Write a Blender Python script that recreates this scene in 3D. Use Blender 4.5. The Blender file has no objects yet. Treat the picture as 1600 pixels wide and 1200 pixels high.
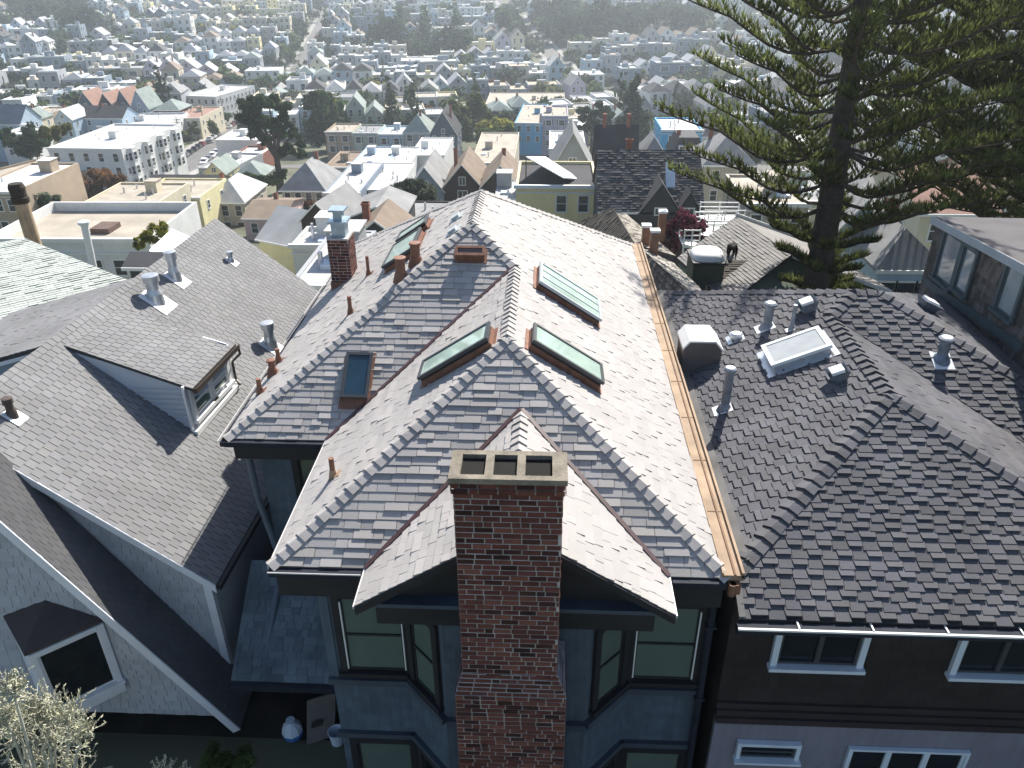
import bpy, math, random
from mathutils import Vector, Matrix
V = Vector
rnd = random.Random(7)
SC = bpy.context.scene
COL = SC.collection
# ------------------------------------------------------------------ camera model (pinhole, camera at the origin, Z up, Y = view heading)
F, PITCH, YAW, ROLL = 1224.729, math.radians(28.975), math.radians(-2.615), math.radians(0.28)
_cy, _sy, _cp, _sp = math.cos(YAW), math.sin(YAW), math.cos(PITCH), math.sin(PITCH)
FWD = V((_sy*_cp, _cy*_cp, -_sp)); RT = V((_cy, -_sy, 0)); DN = FWD.cross(RT)
R2 = math.cos(ROLL)*RT + math.sin(ROLL)*DN
D2 = -math.sin(ROLL)*RT + math.cos(ROLL)*DN
def ray(px, py): return R2*((px-800)/F) + D2*((py-600)/F) + FWD
def atz(px, py, z): d = ray(px, py); return d*(z/d.z)
def aty(px, py, y): d = ray(px, py); return d*(y/d.y)
def atx(px, py, x): d = ray(px, py); return d*(x/d.x)
def proj(p):
    c = V(p); w = c.dot(FWD)
    return 800+F*c.dot(R2)/w, 600+F*c.dot(D2)/w, w
cam = bpy.data.cameras.new('camera'); camo = bpy.data.objects.new('camera', cam); COL.objects.link(camo)
cam.sensor_width = 36; cam.lens = 36*F/1600; cam.clip_start = .1; cam.clip_end = 6000
M = Matrix((R2, -D2, -FWD)).transposed().to_4x4(); camo.matrix_world = M; SC.camera = camo

# ------------------------------------------------------------------ tags
def tag(o, label=None, cat=None, group=None, kind=None):
    if label: o['label'] = label
    if cat: o['category'] = cat
    if group: o['group'] = group
    if kind: o['kind'] = kind
    return o
def thing(name, label, cat, loc=(0,0,0), rz=0, group=None):
    o = bpy.data.objects.new(name, None); COL.objects.link(o)
    o.empty_display_size = .3
    o.location = loc; o.rotation_euler = (0,0,rz)
    return tag(o, label, cat, group)
def root_of(o):
    while o.parent: o = o.parent
    return o
def kids(o): return CH.get(o.name, [])
CH = {}
def copy_tree(o, parent=None):
    c = o.copy(); COL.objects.link(c)
    if parent is not None: c.parent = parent; CH.setdefault(parent.name, []).append(c)
    for k in list(CH.get(o.name, [])): copy_tree(k, c)
    return c

# ------------------------------------------------------------------ mesh collector
class MB:
    def __init__(s): s.v=[]; s.f=[]; s.m=[]; s.t=[]; s.cur=0; s.tint=(1,1,1)
    def poly(s, pts, m=None, t=None):
        b=len(s.v); s.v.extend([tuple(p) for p in pts]); s.f.append(tuple(range(b,b+len(pts))))
        s.m.append(s.cur if m is None else m); s.t.append(t or s.tint)
    def obox(s, p, a, b, c, m=None, t=None, skip=()):
        p,a,b,c = V(p),V(a),V(b),V(c)
        if a.cross(b).dot(c) < 0: a,b = b,a
        q=[p,p+a,p+a+b,p+b,p+c,p+a+c,p+a+b+c,p+b+c]
        for i,fc in enumerate(((0,3,2,1),(4,5,6,7),(0,1,5,4),(1,2,6,5),(2,3,7,6),(3,0,4,7))):
            if i not in skip: s.poly([q[k] for k in fc], m, t)
    def box(s, x0,x1,y0,y1,z0,z1,m=None,t=None):
        s.obox((x0,y0,z0),(x1-x0,0,0),(0,y1-y0,0),(0,0,z1-z0),m,t)
    def prism(s, pts, vec, m=None, t=None, cap0=True, cap1=True):
        pts=[V(p) for p in pts]; vec=V(vec); n=len(pts)
        nr=V((0,0,0))
        for i in range(n): nr += (pts[i]-pts[0]).cross(pts[(i+1)%n]-pts[0])
        if nr.dot(vec)>0: pts=pts[::-1]
        top=[p+vec for p in pts]
        if cap0: s.poly(pts,m,t)
        if cap1: s.poly(top[::-1],m,t)
        for i in range(n):
            j=(i+1)%n; s.poly([pts[j],pts[i],top[i],top[j]],m,t)
    def tube(s, p0, p1, r0, r1=None, n=10, m=None, t=None, cap=True):
        p0,p1=V(p0),V(p1); r1 = r0 if r1 is None else r1
        d=(p1-p0).normalized(); a=d.orthogonal().normalized(); b=d.cross(a)
        A=[p0+(a*math.cos(2*math.pi*i/n)+b*math.sin(2*math.pi*i/n))*r0 for i in range(n)]
        B=[p1+(a*math.cos(2*math.pi*i/n)+b*math.sin(2*math.pi*i/n))*r1 for i in range(n)]
        for i in range(n):
            j=(i+1)%n; s.poly([A[i],A[j],B[j],B[i]],m,t)
        if cap: s.poly(A[::-1],m,t); s.poly(B,m,t)
    def path(s, pts, rs, n=8, m=None, t=None, cap=True):
        pts=[V(p) for p in pts]; k=len(pts)
        if not hasattr(rs,'__len__'): rs=[rs]*k
        rings=[]; a=None
        for i in range(k):
            d=(pts[min(i+1,k-1)]-pts[max(i-1,0)]).normalized()
            if a is None: a=d.orthogonal().normalized()
            else: a=(a-d*a.dot(d)); a = a.normalized() if a.length>1e-6 else d.orthogonal().normalized()
            b=d.cross(a)
            rings.append([pts[i]+(a*math.cos(2*math.pi*q/n)+b*math.sin(2*math.pi*q/n))*rs[i] for q in range(n)])
        for i in range(k-1):
            for q in range(n):
                r=(q+1)%n; s.poly([rings[i][q],rings[i][r],rings[i+1][r],rings[i+1][q]],m,t)
        if cap: s.poly(rings[0][::-1],m,t); s.poly(rings[-1],m,t)
    def lathe(s, p, prof, n=16, m=None, t=None, ax=None):
        p=V(p); z=(V(ax) if ax else V((0,0,1))).normalized(); a=z.orthogonal().normalized(); b=z.cross(a)
        rg=[[p+z*h+(a*math.cos(2*math.pi*i/n)+b*math.sin(2*math.pi*i/n))*r for i in range(n)] for r,h in prof]
        for k in range(len(rg)-1):
            for i in range(n):
                j=(i+1)%n; s.poly([rg[k][i],rg[k][j],rg[k+1][j],rg[k+1][i]],m,t)
        s.poly(rg[0][::-1],m,t); s.poly(rg[-1],m,t)
    def build(s, name, mats, parent=None, smooth=False, org=None, weld=False):
        me=bpy.data.meshes.new(name)
        if parent is not None: org = root_of(parent).location
        elif org is None: org = V((0,0,0))
        ox,oy,oz=org
        me.from_pydata([(x-ox,y-oy,z-oz) for x,y,z in s.v],[],s.f)
        if not isinstance(mats,(list,tuple)): mats=[mats]
        for m in mats: me.materials.append(m)
        me.polygons.foreach_set('material_index', s.m)
        ca=me.color_attributes.new('tint','FLOAT_COLOR','CORNER')
        cl=[]
        for fc,t in zip(s.f,s.t): cl.extend((t[0],t[1],t[2],1.0)*len(fc))
        ca.data.foreach_set('color', cl)
        if weld:
            import bmesh
            bm=bmesh.new(); bm.from_mesh(me); bmesh.ops.remove_doubles(bm,verts=bm.verts,dist=1e-4); bm.to_mesh(me); bm.free()
        if smooth: me.polygons.foreach_set('use_smooth',[True]*len(me.polygons))
        me.update()
        o=bpy.data.objects.new(name,me); COL.objects.link(o)
        if parent is not None:
            o.parent=parent; CH.setdefault(parent.name,[]).append(o)
        else: o.location=org
        return o

# ------------------------------------------------------------------ materials
MAT={}
def mat(name, col, rough=.8, var=.25, scale=3., bump=0., bscale=60., metal=0., spec=.3, fine=0., streak=0.):
    if name in MAT: return MAT[name]
    m=bpy.data.materials.new(name); m.use_nodes=True; nt=m.node_tree; N=nt.nodes; L=nt.links
    b=N['Principled BSDF']; b.inputs['Roughness'].default_value=rough; b.inputs['Metallic'].default_value=metal
    b.inputs['Specular IOR Level'].default_value=spec
    at=N.new('ShaderNodeAttribute'); at.attribute_name='tint'
    tc=N.new('ShaderNodeTexCoord')
    rgb=N.new('ShaderNodeRGB'); rgb.outputs[0].default_value=(*col,1)
    mx=N.new('ShaderNodeMix'); mx.data_type='RGBA'; mx.blend_type='MULTIPLY'; mx.inputs[0].default_value=1
    L.new(rgb.outputs[0],mx.inputs[6]); L.new(at.outputs['Color'],mx.inputs[7])
    out=mx.outputs[2]
    def vary(sc, amt, detail=4, stretch=None):
        nonlocal out
        nz=N.new('ShaderNodeTexNoise'); nz.inputs['Scale'].default_value=sc; nz.inputs['Detail'].default_value=detail
        if stretch:
            mp=N.new('ShaderNodeMapping'); mp.inputs['Scale'].default_value=stretch; L.new(tc.outputs['Object'],mp.inputs[0]); L.new(mp.outputs[0],nz.inputs['Vector'])
        else: L.new(tc.outputs['Object'],nz.inputs['Vector'])
        mr=N.new('ShaderNodeMapRange'); mr.inputs[1].default_value=.25; mr.inputs[2].default_value=.75
        mr.inputs[3].default_value=1-amt; mr.inputs[4].default_value=1+amt
        L.new(nz.outputs[0],mr.inputs[0])
        m2=N.new('ShaderNodeMix'); m2.data_type='RGBA'; m2.blend_type='MULTIPLY'; m2.inputs[0].default_value=1
        cb=N.new('ShaderNodeCombineColor')
        for k in range(3): L.new(mr.outputs[0],cb.inputs[k])
        L.new(out,m2.inputs[6]); L.new(cb.outputs[0],m2.inputs[7]); out=m2.outputs[2]
    if var>0: vary(scale,var)
    if fine>0: vary(bscale,fine,2)
    if streak>0: vary(4.,streak,4,(3.,3.,.25))
    L.new(out,b.inputs['Base Color'])
    if bump>0:
        nz=N.new('ShaderNodeTexNoise'); nz.inputs['Scale'].default_value=bscale; nz.inputs['Detail'].default_value=3
        L.new(tc.outputs['Object'],nz.inputs['Vector'])
        bp=N.new('ShaderNodeBump'); bp.inputs['Strength'].default_value=bump; bp.inputs['Distance'].default_value=.01
        L.new(nz.outputs[0],bp.inputs['Height']); L.new(bp.outputs[0],b.inputs['Normal'])
    MAT[name]=m; return m
def leafmat(name, col, trans=.35):
    if name in MAT: return MAT[name]
    m=bpy.data.materials.new(name); m.use_nodes=True; nt=m.node_tree; N=nt.nodes; L=nt.links
    N.remove(N['Principled BSDF']); out=N['Material Output']
    at=N.new('ShaderNodeAttribute'); at.attribute_name='tint'
    rgb=N.new('ShaderNodeRGB'); rgb.outputs[0].default_value=(*col,1)
    mx=N.new('ShaderNodeMix'); mx.data_type='RGBA'; mx.blend_type='MULTIPLY'; mx.inputs[0].default_value=1
    L.new(rgb.outputs[0],mx.inputs[6]); L.new(at.outputs['Color'],mx.inputs[7])
    d=N.new('ShaderNodeBsdfDiffuse'); t=N.new('ShaderNodeBsdfTranslucent'); s=N.new('ShaderNodeMixShader'); s.inputs[0].default_value=trans
    L.new(mx.outputs[2],d.inputs[0]); L.new(mx.outputs[2],t.inputs[0]); L.new(d.outputs[0],s.inputs[1]); L.new(t.outputs[0],s.inputs[2])
    L.new(s.outputs[0],out.inputs[0]); MAT[name]=m; return m
def glassmat(name, col, rough=.05, spec=.6):
    if name in MAT: return MAT[name]
    m=mat(name,col,rough,.25,1.5,spec=spec); return m

# ------------------------------------------------------------------ sky, sun
SUN_EL, SUN_AZ = math.radians(42), math.radians(20)      # azimuth from +Y towards +X
w=bpy.data.worlds.new('World'); SC.world=w; w.use_nodes=True
nt=w.node_tree; bg=nt.nodes['Background']; sk=nt.nodes.new('ShaderNodeTexSky'); sk.sky_type='NISHITA'
sk.sun_disc=False; sk.sun_elevation=SUN_EL; sk.sun_rotation=SUN_AZ; sk.air_density=1.0; sk.dust_density=1.0; sk.ozone_density=1.0
nt.links.new(sk.outputs[0],bg.inputs[0]); bg.inputs[1].default_value=.085
sl=bpy.data.lights.new('sun','SUN'); sl.energy=4.6; sl.angle=math.radians(.5); sl.color=(1,.95,.87)
so=bpy.data.objects.new('sun',sl); COL.objects.link(so)
sd=V((math.sin(SUN_AZ)*math.cos(SUN_EL),math.cos(SUN_AZ)*math.cos(SUN_EL),math.sin(SUN_EL)))
so.rotation_euler=sd.to_track_quat('Z','Y').to_euler()
SC.view_settings.view_transform='Standard'; SC.view_settings.look='None'; SC.view_settings.gamma=1; SC.view_settings.exposure=1.02
SC.cycles.use_denoising=True
SC.cycles.max_bounces=6; SC.cycles.diffuse_bounces=3; SC.cycles.volume_bounces=1
SC.cycles.use_adaptive_sampling=True; SC.cycles.adaptive_threshold=.02

# ------------------------------------------------------------------ roofs
def clip(poly, cl):
    out=poly
    n=len(cl)
    for i in range(n):
        a=cl[i]; b=cl[(i+1)%n]; ex,ey=b[0]-a[0],b[1]-a[1]
        inp=out; out=[]
        if not inp: break
        def sd_(p): return ex*(p[1]-a[1])-ey*(p[0]-a[0])
        for k in range(len(inp)):
            p=inp[k]; q=inp[(k+1)%len(inp)]; sp,sq=sd_(p),sd_(q)
            if sp>=-1e-9: out.append(p)
            if (sp>1e-9 and sq<-1e-9) or (sp<-1e-9 and sq>1e-9):
                t=sp/(sp-sq); out.append((p[0]+t*(q[0]-p[0]),p[1]+t*(q[1]-p[1])))
    return out
class Plane:
    """a sloping plane: origin, u along the eave, v up the slope, n outward"""
    def __init__(s,o,u,n):
        s.o=V(o); s.n=V(n).normalized(); s.u=V(u).normalized(); s.u=(s.u-s.n*s.u.dot(s.n)).normalized(); s.v=s.n.cross(s.u)
        if s.v.z<0: s.u=-s.u; s.v=-s.v
    def uv(s,p): d=V(p)-s.o; return (d.dot(s.u),d.dot(s.v))
    def pt(s,u,v,h=0): return s.o+s.u*u+s.v*v+s.n*h
    def px(s,px,py,h=0):
        d=ray(px,py); o=s.o+s.n*h; t=o.dot(s.n)/d.dot(s.n); return d*t
    def puv(s,px,py,h=0): return s.uv(s.px(px,py,h))
def ccw(P):
    a=sum(P[i][0]*P[(i+1)%len(P)][1]-P[(i+1)%len(P)][0]*P[i][1] for i in range(len(P)))
    return P if a>0 else P[::-1]
def shingles(mb, pl, polys, e=.15, w=(.12,.34), t=.012, tint=lambda r:1., gap=.004, mode='lam', r=None, m=0, deck=True, deckm=0, thick=.1):
    r = r or random.Random(1)
    PU=[ccw([pl.uv(p) for p in P]) for P in polys]
    us=[q[0] for P in PU for q in P]; vs=[q[1] for P in PU for q in P]
    u0,u1,v0,v1=min(us),max(us),min(vs),max(vs)
    if deck:
        for P in PU:
            pts=[pl.pt(a,b,-.004) for a,b in P]
            mb.prism(pts, -pl.n*thick if abs(pl.n.z)<.3 else V((0,0,-thick)), deckm, (.3,.3,.3))
    j=0; nrow=int((v1-v0)/e)+2
    for j in range(nrow):
        vb=v0+j*e; u=u0-r.random()*w[1]
        k=0
        if mode=='tab': u=u0-(w[0]*.5 if j%2 else 0)-r.random()*.02-.2
        if mode=='zig': u=u0-(j%2)*w[0]*.9-.3-r.random()*.03
        while u<u1:
            ww=r.uniform(*w); off=0.; th=t
            if mode=='lam':
                th=t*r.choice((.7,.8,1.2,2.0)); off=r.uniform(-.006,.006)
            elif mode=='zig':
                up=(k%2); off=-.0 if up else e*.36; th=t*(1.5 if not up else 1.)
                ww=r.uniform(w[0],w[1])*(1.15 if not up else .85)
            elif mode=='tab': off=r.uniform(-.003,.003); th=t*r.uniform(.8,1.2)
            elif mode=='wall': off=r.uniform(-.012,.006); th=t*r.uniform(.7,1.2)
            ub=vb+off; ut=vb+e+.012+(e*.4 if mode=='zig' else 0)
            sk=.25*e if mode=='zig' else 0
            if mode=='zig': quad=[(u+gap-(sk if up else -sk)*.5,ub),(u+ww-gap+(sk if up else -sk)*.5,ub),(u+ww-gap,ut),(u+gap,ut)]
            else: quad=[(u+gap,ub),(u+ww-gap,ub),(u+ww-gap,ut),(u+gap,ut)]
            tv=tint(r); tv=tv if isinstance(tv,tuple) else (tv,tv,tv)
            for P in PU:
                c=clip(quad,P)
                if len(c)<3: continue
                ar=sum(c[i][0]*c[(i+1)%len(c)][1]-c[(i+1)%len(c)][0]*c[i][1] for i in range(len(c)))
                if abs(ar)<2e-5: continue
                H=lambda v:.001+th*max(0.,1-(v-ub)/(ut-ub))*(1) 
                top=[pl.pt(a,b,H(b)) for a,b in c]; mb.poly(top,m,tv)
                for i in range(len(c)):
                    a,b=c[i],c[(i+1)%len(c)]
                    if abs(a[1]-ut)<1e-5 and abs(b[1]-ut)<1e-5: continue
                    if a==b: continue
                    mb.poly([pl.pt(a[0],a[1],-.003),pl.pt(b[0],b[1],-.003),top[(i+1)%len(c)],top[i]],m,(tv[0]*.8,tv[1]*.8,tv[2]*.8))
            u+=ww; k+=1
def caps(mb,p0,p1,n1,n2,L=.2,w=.14,t=.045,tint=lambda r:1.,r=None,m=0):
    r=r or random.Random(3); p0,p1=V(p0),V(p1); d=(p1-p0); ln=d.length; d.normalize(); n1,n2=V(n1).normalized(),V(n2).normalized()
    up=(n1+n2).normalized()
    def side(n,o):
        s=n.cross(d).normalized()
        return s if s.dot(o)<0 else -s
    s1=side(n1,n2) if abs(n1.cross(d).dot(n2))>1e-6 else n1.cross(d); s2=side(n2,n1)
    k=int(ln/L)
    for i in range(k+1):
        if i*L>=ln-.02: break
        a=p0+d*(i*L+r.uniform(-.008,.008)); b=p0+d*min((i+1)*L+.05,ln)
        ta=t*r.uniform(.85,1.15); tb=t*.25; wa=w*r.uniform(.95,1.05)
        A=[a+s1*wa+n1*(ta*.75),a+up*ta,a+s2*wa+n2*(ta*.75)]
        B=[b+s1*wa*.97+n1*tb,b+up*tb*1.1,b+s2*wa*.97+n2*tb]
        A0=[a+s1*wa-n1*.005,a-up*.005,a+s2*wa-n2*.005]; B0=[b+s1*wa*.97-n1*.005,b,b+s2*wa*.97-n2*.005]
        tv=tint(r); tv=tv if isinstance(tv,tuple) else (tv,)*3; td=tuple(q*.75 for q in tv)
        # outward winding decided by normals
        def q4(P,nn,tt):
            nr=(P[1]-P[0]).cross(P[2]-P[0])
            mb.poly(P if nr.dot(nn)>0 else P[::-1],m,tt)
        q4([A[0],A[1],B[1],B[0]],n1,tv); q4([A[1],A[2],B[2],B[1]],n2,tv)
        q4([A0[0],A0[1],A[1],A[0]],-d,td); q4([A0[1],A0[2],A[2],A[1]],-d,td)
        q4([A0[0],A[0],B[0],B0[0]],s1,td); q4([A0[2],A[2],B[2],B0[2]],s2,td)

# ------------------------------------------------------------------ windows in a wall: p0 = lower left of the opening, a = unit right, z = unit up, n = outward
def window(parent,p0,a,n,w,h,fm,gm,trim=.1,depth=.05,sash='double',z=V((0,0,1)),sill=True,name='window',pane_z=.5,sashm=None,trimside=True):
    p0,a,n=V(p0),V(a).normalized(),V(n).normalized(); mb=MB()
    T=trim
    if T>0:
        mb.obox(p0-a*T-z*T*.2,a*T,n*depth,z*(h+T*1.2)); mb.obox(p0+a*w-z*T*.2,a*T,n*depth,z*(h+T*1.2))
        mb.obox(p0+z*h,a*w,n*(depth*1.1),z*T)
    if sill: mb.obox(p0-a*(T+.03)-z*(T*.9),a*(w+2*T+.06),n*(depth*1.9),z*T*.7)
    s=.045; sm=1 if sashm else 0
    d0=n*(-.02); dd=n*(depth*.75)
    mb.obox(p0+d0,a*s,dd,z*h,sm); mb.obox(p0+a*(w-s)+d0,a*s,dd,z*h,sm)
    mb.obox(p0+a*s+d0,a*(w-2*s),dd,z*s,sm); mb.obox(p0+a*s+z*(h-s)+d0,a*(w-2*s),dd,z*s,sm)
    if sash=='double': mb.obox(p0+a*s+z*(h*.5-.02)+d0,a*(w-2*s),n*(depth*.9),z*.045,sm)
    if sash=='pair': mb.obox(p0+a*(w*.5-.04)+z*s+d0,a*.08,n*(depth*.9),z*(h-2*s),sm)
    if sash=='slide3':
        for q in (1/3,2/3): mb.obox(p0+a*(w*q-.05)+z*s+d0,a*.1,n*(depth*.9),z*(h-2*s),sm)
    if sash=='grid':
        mb.obox(p0+a*(w*.5-.015)+z*s+d0,a*.03,n*(depth*.6),z*(h-2*s),sm)
        for q in (1/3,2/3): mb.obox(p0+a*s+z*(h*q-.012)+d0,a*(w-2*s),n*(depth*.55),z*.025,sm)
    f=mb.build(name,[fm,sashm] if sashm else fm,parent)
    g=MB(); g.obox(p0+a*(s*.6)+z*(s*.6)+n*.001,a*(w-1.2*s),n*.008,z*(h-1.2*s)); g.build('pane',gm,f)
    return f
# ================================================================== hero house (grey slate-look shingle roof)
ZE,S,XL,XR,YF,XM,YM,YD,YE = -8.269,.655,-4.155,2.845,9.015,-6.147,12.537,19.663,24.16
XC,H,GX,GW,YG,WX = -1.651,4.496,-.366,2.294,8.232,-.655
ZW,ZC = ZE+3.5*S, ZE+H*S; ZG=ZE+GW*S
mSh=mat('shingle_grey',(.375,.353,.338),.75,.08,1.1,.4,180.,fine=.12,spec=.3)
mCap=mSh
mWallB=mat('wall_slate_blue',(.08,.108,.14),.75,.15,1.5,.15,40.,streak=.15)
mTrimD=mat('trim_black',(.022,.022,.026),.6,.2,3.)
mGut=mat('gutter_dark',(.025,.029,.04),.7,.2,3.,spec=.12)
mCop=mat('copper_new',(.34,.245,.165),.7,.25,3.,metal=.0,spec=.15)
mCopD=mat('copper_brown',(.21,.105,.07),.6,.3,6.,metal=.15,spec=.3)
mValley=mat('valley_maroon',(.07,.035,.035),.45,.2,3.,spec=.5)
mDrip=mat('drip_pale',(.55,.53,.52),.4,.1,3.)
mGlassG=glassmat('skylight_glass_green',(.36,.46,.40),.06,.8)
mGlassB=glassmat('skylight_glass_blue',(.02,.05,.075),.06,.7)
mGlassW=glassmat('window_glass_dim',(.055,.085,.075),.12,.5)
mGlassD=glassmat('window_glass_dark',(.012,.016,.02),.08,.5)
mShade=mat('window_shade_green',(.115,.15,.13),.12,.10,1.2,spec=.6)
mWhite=mat('paint_white',(.78,.78,.76),.5,.06,2.)
mWhiteB=mat('paint_white_cool',(.62,.68,.74),.5,.08,2.)
mMetal=mat('galvanised',(.52,.54,.56),.35,.15,8.,metal=.6,spec=.5)
mMetalW=mat('metal_white',(.75,.76,.76),.35,.08,5.,spec=.5)
mGround=mat('yard_dark',(.05,.048,.045),.95,.4,1.2,.3,20.)

house=thing('hillside_house','slate blue hillside house with pale grey hipped shingle roof, copper gutter and tall brick chimney','house',(-1.5,14,-15))
r=random.Random(11)
def tg(r):
    k=r.choice((.84,.92,.98,1.,1.03,1.06)); b=r.uniform(-.025,.03); return (k*(1-b*.3),k,k*(1+b))
nF,nL,nR,nB=V((0,-S,1)),V((-S,0,1)),V((S,0,1)),V((0,S,1))
def tgs(r): k=r.choice((.95,.98,1.,1.02,1.03)); b=r.uniform(-.012,.015); return (k,k,k*(1+b))
FL,FR,A_=V((XL,YF,ZE)),V((XR,YF,ZE)),V((WX,YF+3.5,ZW))
B_,C_,D_=V((WX,YM+3.5,ZW)),V((XC,YM+H,ZC)),V((XC,YD,ZC))
E_,FB=V((XR,YE,ZE)),V((XM,YE,ZE)); ML,V0=V((XM,YM,ZE)),V((XL,YM,ZE))
RB=V((XR,YM+3.5,ZE))
P_front=Plane(FL,(1,0,0),nF); P_wl=Plane(FL,(0,1,0),nL); P_rt=Plane(FR,(0,1,0),nR)
P_main=Plane(ML,(1,0,0),nF); P_ml=Plane(ML,(0,1,0),nL); P_bk=Plane(FB,(1,0,0),nB)
mb=MB()
SH=dict(e=.155,w=(.16,.46),t=.014)
shingles(mb,P_front,[[FL,FR,A_]],tint=tg,r=r,**SH)
shingles(mb,P_wl,[[FL,V0,B_,A_]],tint=tgs,r=r,**SH)
shingles(mb,P_rt,[[FR,RB,B_,A_],[RB,E_,D_,C_,B_]],tint=tgs,r=r,**SH)
shingles(mb,P_main,[[ML,V0,B_,C_]],tint=tg,r=r,**SH)
shingles(mb,P_ml,[[ML,FB,D_,C_]],tint=tgs,r=r,**SH)
shingles(mb,P_bk,[[FB,E_,D_]],tint=tg,r=r,**SH)
gl=[V((GX-GW,YG,ZE)),V((GX-GW,YF,ZE)),V((GX,YF+GW,ZG)),V((GX,YG,ZG))]
gr=[V((GX+GW,YG,ZE)),V((GX+GW,YF,ZE)),V((GX,YF+GW,ZG)),V((GX,YG,ZG))]
P_gl=Plane(gl[0],(0,1,0),nL); P_gr=Plane(gr[0],(0,1,0),nR)
# lift the gable planes a little so they sit proud of the hip where they meet
shingles(mb,P_gl,[gl],tint=tgs,r=r,**SH); shingles(mb,P_gr,[gr],tint=tgs,r=r,**SH)
roof=mb.build('roof',mSh,house)
mb=MB(); CP=dict(L=.205,w=.135,t=.05)
for a,b,n1,n2 in ((FL,A_,nF,nL),(FR,A_,nF,nR),(A_,B_,nL,nR),(ML,C_,nF,nL),(B_,C_,nF,nR),(C_,D_,nL,nR),(E_,D_,nR,nB),(FB,D_,nL,nB),(gl[3],gl[2],nL,nR)):
    caps(mb,a,b,V(n1).normalized(),V(n2).normalized(),tint=lambda r:r.uniform(.9,1.1),r=r,**CP)
mb.build('ridge_cap',mCap,roof)
# valley flashing: a dark folded strip in each valley
def valley(mb,p0,p1,w=.05,up=V((0,0,1)),h=.035):
    d=(p1-p0).normalized(); s=d.cross(up).normalized(); n=s.cross(d)
    if n.z<0: n=-n
    mb.obox(p0-s*w*.5,d*(p1-p0).length,s*w,n*h)
mb=MB()
for a,b in ((gl[1],gl[2]),(gr[1],gr[2]),(V0,B_)): valley(mb,V(a),V(b),.075,h=.045)
mb.build('valley_flashing',mValley,roof)
# eave gutters (dark) and pale drip edges
mb=MB()
def gut(mb,p,q,out,h=.11,w=.11):
    p,q,out=V(p),V(q),V(out); mb.obox(p+V((0,0,-h-.02)),q-p,out*w,V((0,0,h)))
gut(mb,FL,(GX-GW-.06,YF,ZE),(0,-1,0)); mb.build('gutter',mGut,house); mb=MB(); gut(mb,(GX+GW+.06,YF,ZE),(XR-.05,YF,ZE),(0,-1,0))
mb.build('gutter',mGut,house); mb=MB(); gut(mb,ML,V0+V((-.02,0,0)),(0,-1,0)); mb.build('gutter',mGut,house); mb=MB(); gut(mb,(XM,YM-.11,ZE),(XM,YE,ZE),(-1,0,0),.1,.08)
mb.build('gutter',mGut,house)
mb=MB()
def strip(mb,p,q,s,h): p,q=V(p),V(q); mb.obox(p,q-p,V(s),V(h))
strip_=strip
def strip(mb,*a): m_=MB(); strip_(m_,*a); m_.build('drip_edge',mDrip,roof)
strip(mb,(XL-.012,YF-.02,ZE-.05),(XL-.012,YM,ZE-.05),(-.02,0,0),(0,0,.06))
strip(mb,(XM-.1,YM-.12,ZE-.012),(XM-.1,YE,ZE-.012),(-.015,0,0),(0,0,.03))
strip(mb,(GX-GW-.012,YG-.02,ZE-.04),(GX-GW-.012,YF,ZE-.04),(-.02,0,0),(0,0,.05))
strip(mb,(GX+GW+.012,YG-.02,ZE-.04),(GX+GW+.012,YF,ZE-.04),(.02,0,0),(0,0,.05))
strip(mb,(XL,YF-.125,ZE-.03),(GX-GW-.06,YF-.125,ZE-.03),(0,-.012,0),(0,0,.022))
mb=MB()   # rake boards of the small gable
for sg,P in ((-1,gl),(1,gr)):
    p,q=V(P[0]),V(P[3]); d=q-p
    mb.obox(p+V((0,-.035,-.15)),d,V((0,.035,0)),V((0,0,.13)))
mb.build('rake_board',mTrimD,house)
# copper gutter along the right eave, with a rolled lip and grey membrane beyond it
mb=MB()
mb.box(XR-.1,XR+.205,YF-.02,YE,ZE-.03,ZE+.075); mb.box(XR-.12,XR-.095,YF-.02,YE,ZE-.02,ZE+.115)
mb.box(XR+.17,XR+.21,YF-.02,YE,ZE+.02,ZE+.125); mb.box(XR+.06,XR+.09,YF-.02,YE,ZE+.076,ZE+.095,t=(.6,.5,.45))
[mb.box(XR-.1,XR+.205,YF+1.5*k,YF+1.5*k+.03,ZE+.074,ZE+.083,t=(.8,.75,.7)) for k in range(1,10)]
mb.build('copper_gutter',mCop,house)
mb=MB(); mb.box(XR+.0,XR+.15,YF-.13,YF-.02,ZE-.2,ZE-.02); mb.tube((XR+.03,YF-.09,ZE-.24),(XR+.03,YF-.09,ZE-.02),.06,n=10)
mb.build('gutter_box',mCopD,house)

# ---- walls
mb=MB()
WF,WL,WM,WML,WR=YF+.445,XL+.53,YM+.45,XM+.42,XR-.03
zb=-24.
foot=[(WL,WF),(WR,WF),(WR,YE-.4),(WML,YE-.4),(WML,WM),(WL,WM)]
mb.prism([V((x,y,zb)) for x,y in foot],V((0,0,ZE+.0-zb)),t=(1,1,1))
# bay: angled sides and front, carried up into the gable
BX0,BX1,BY=GX-1.14,GX+1.14,8.69
bay=[(-2.25,WF-.002),(BX0,BY),(BX1,BY),(1.52,WF-.002)]
mb.prism([V((x,y,zb)) for x,y in bay],V((0,0,ZE-.25-zb)))
wall=mb.build('wall',mWallB,house)
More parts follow.
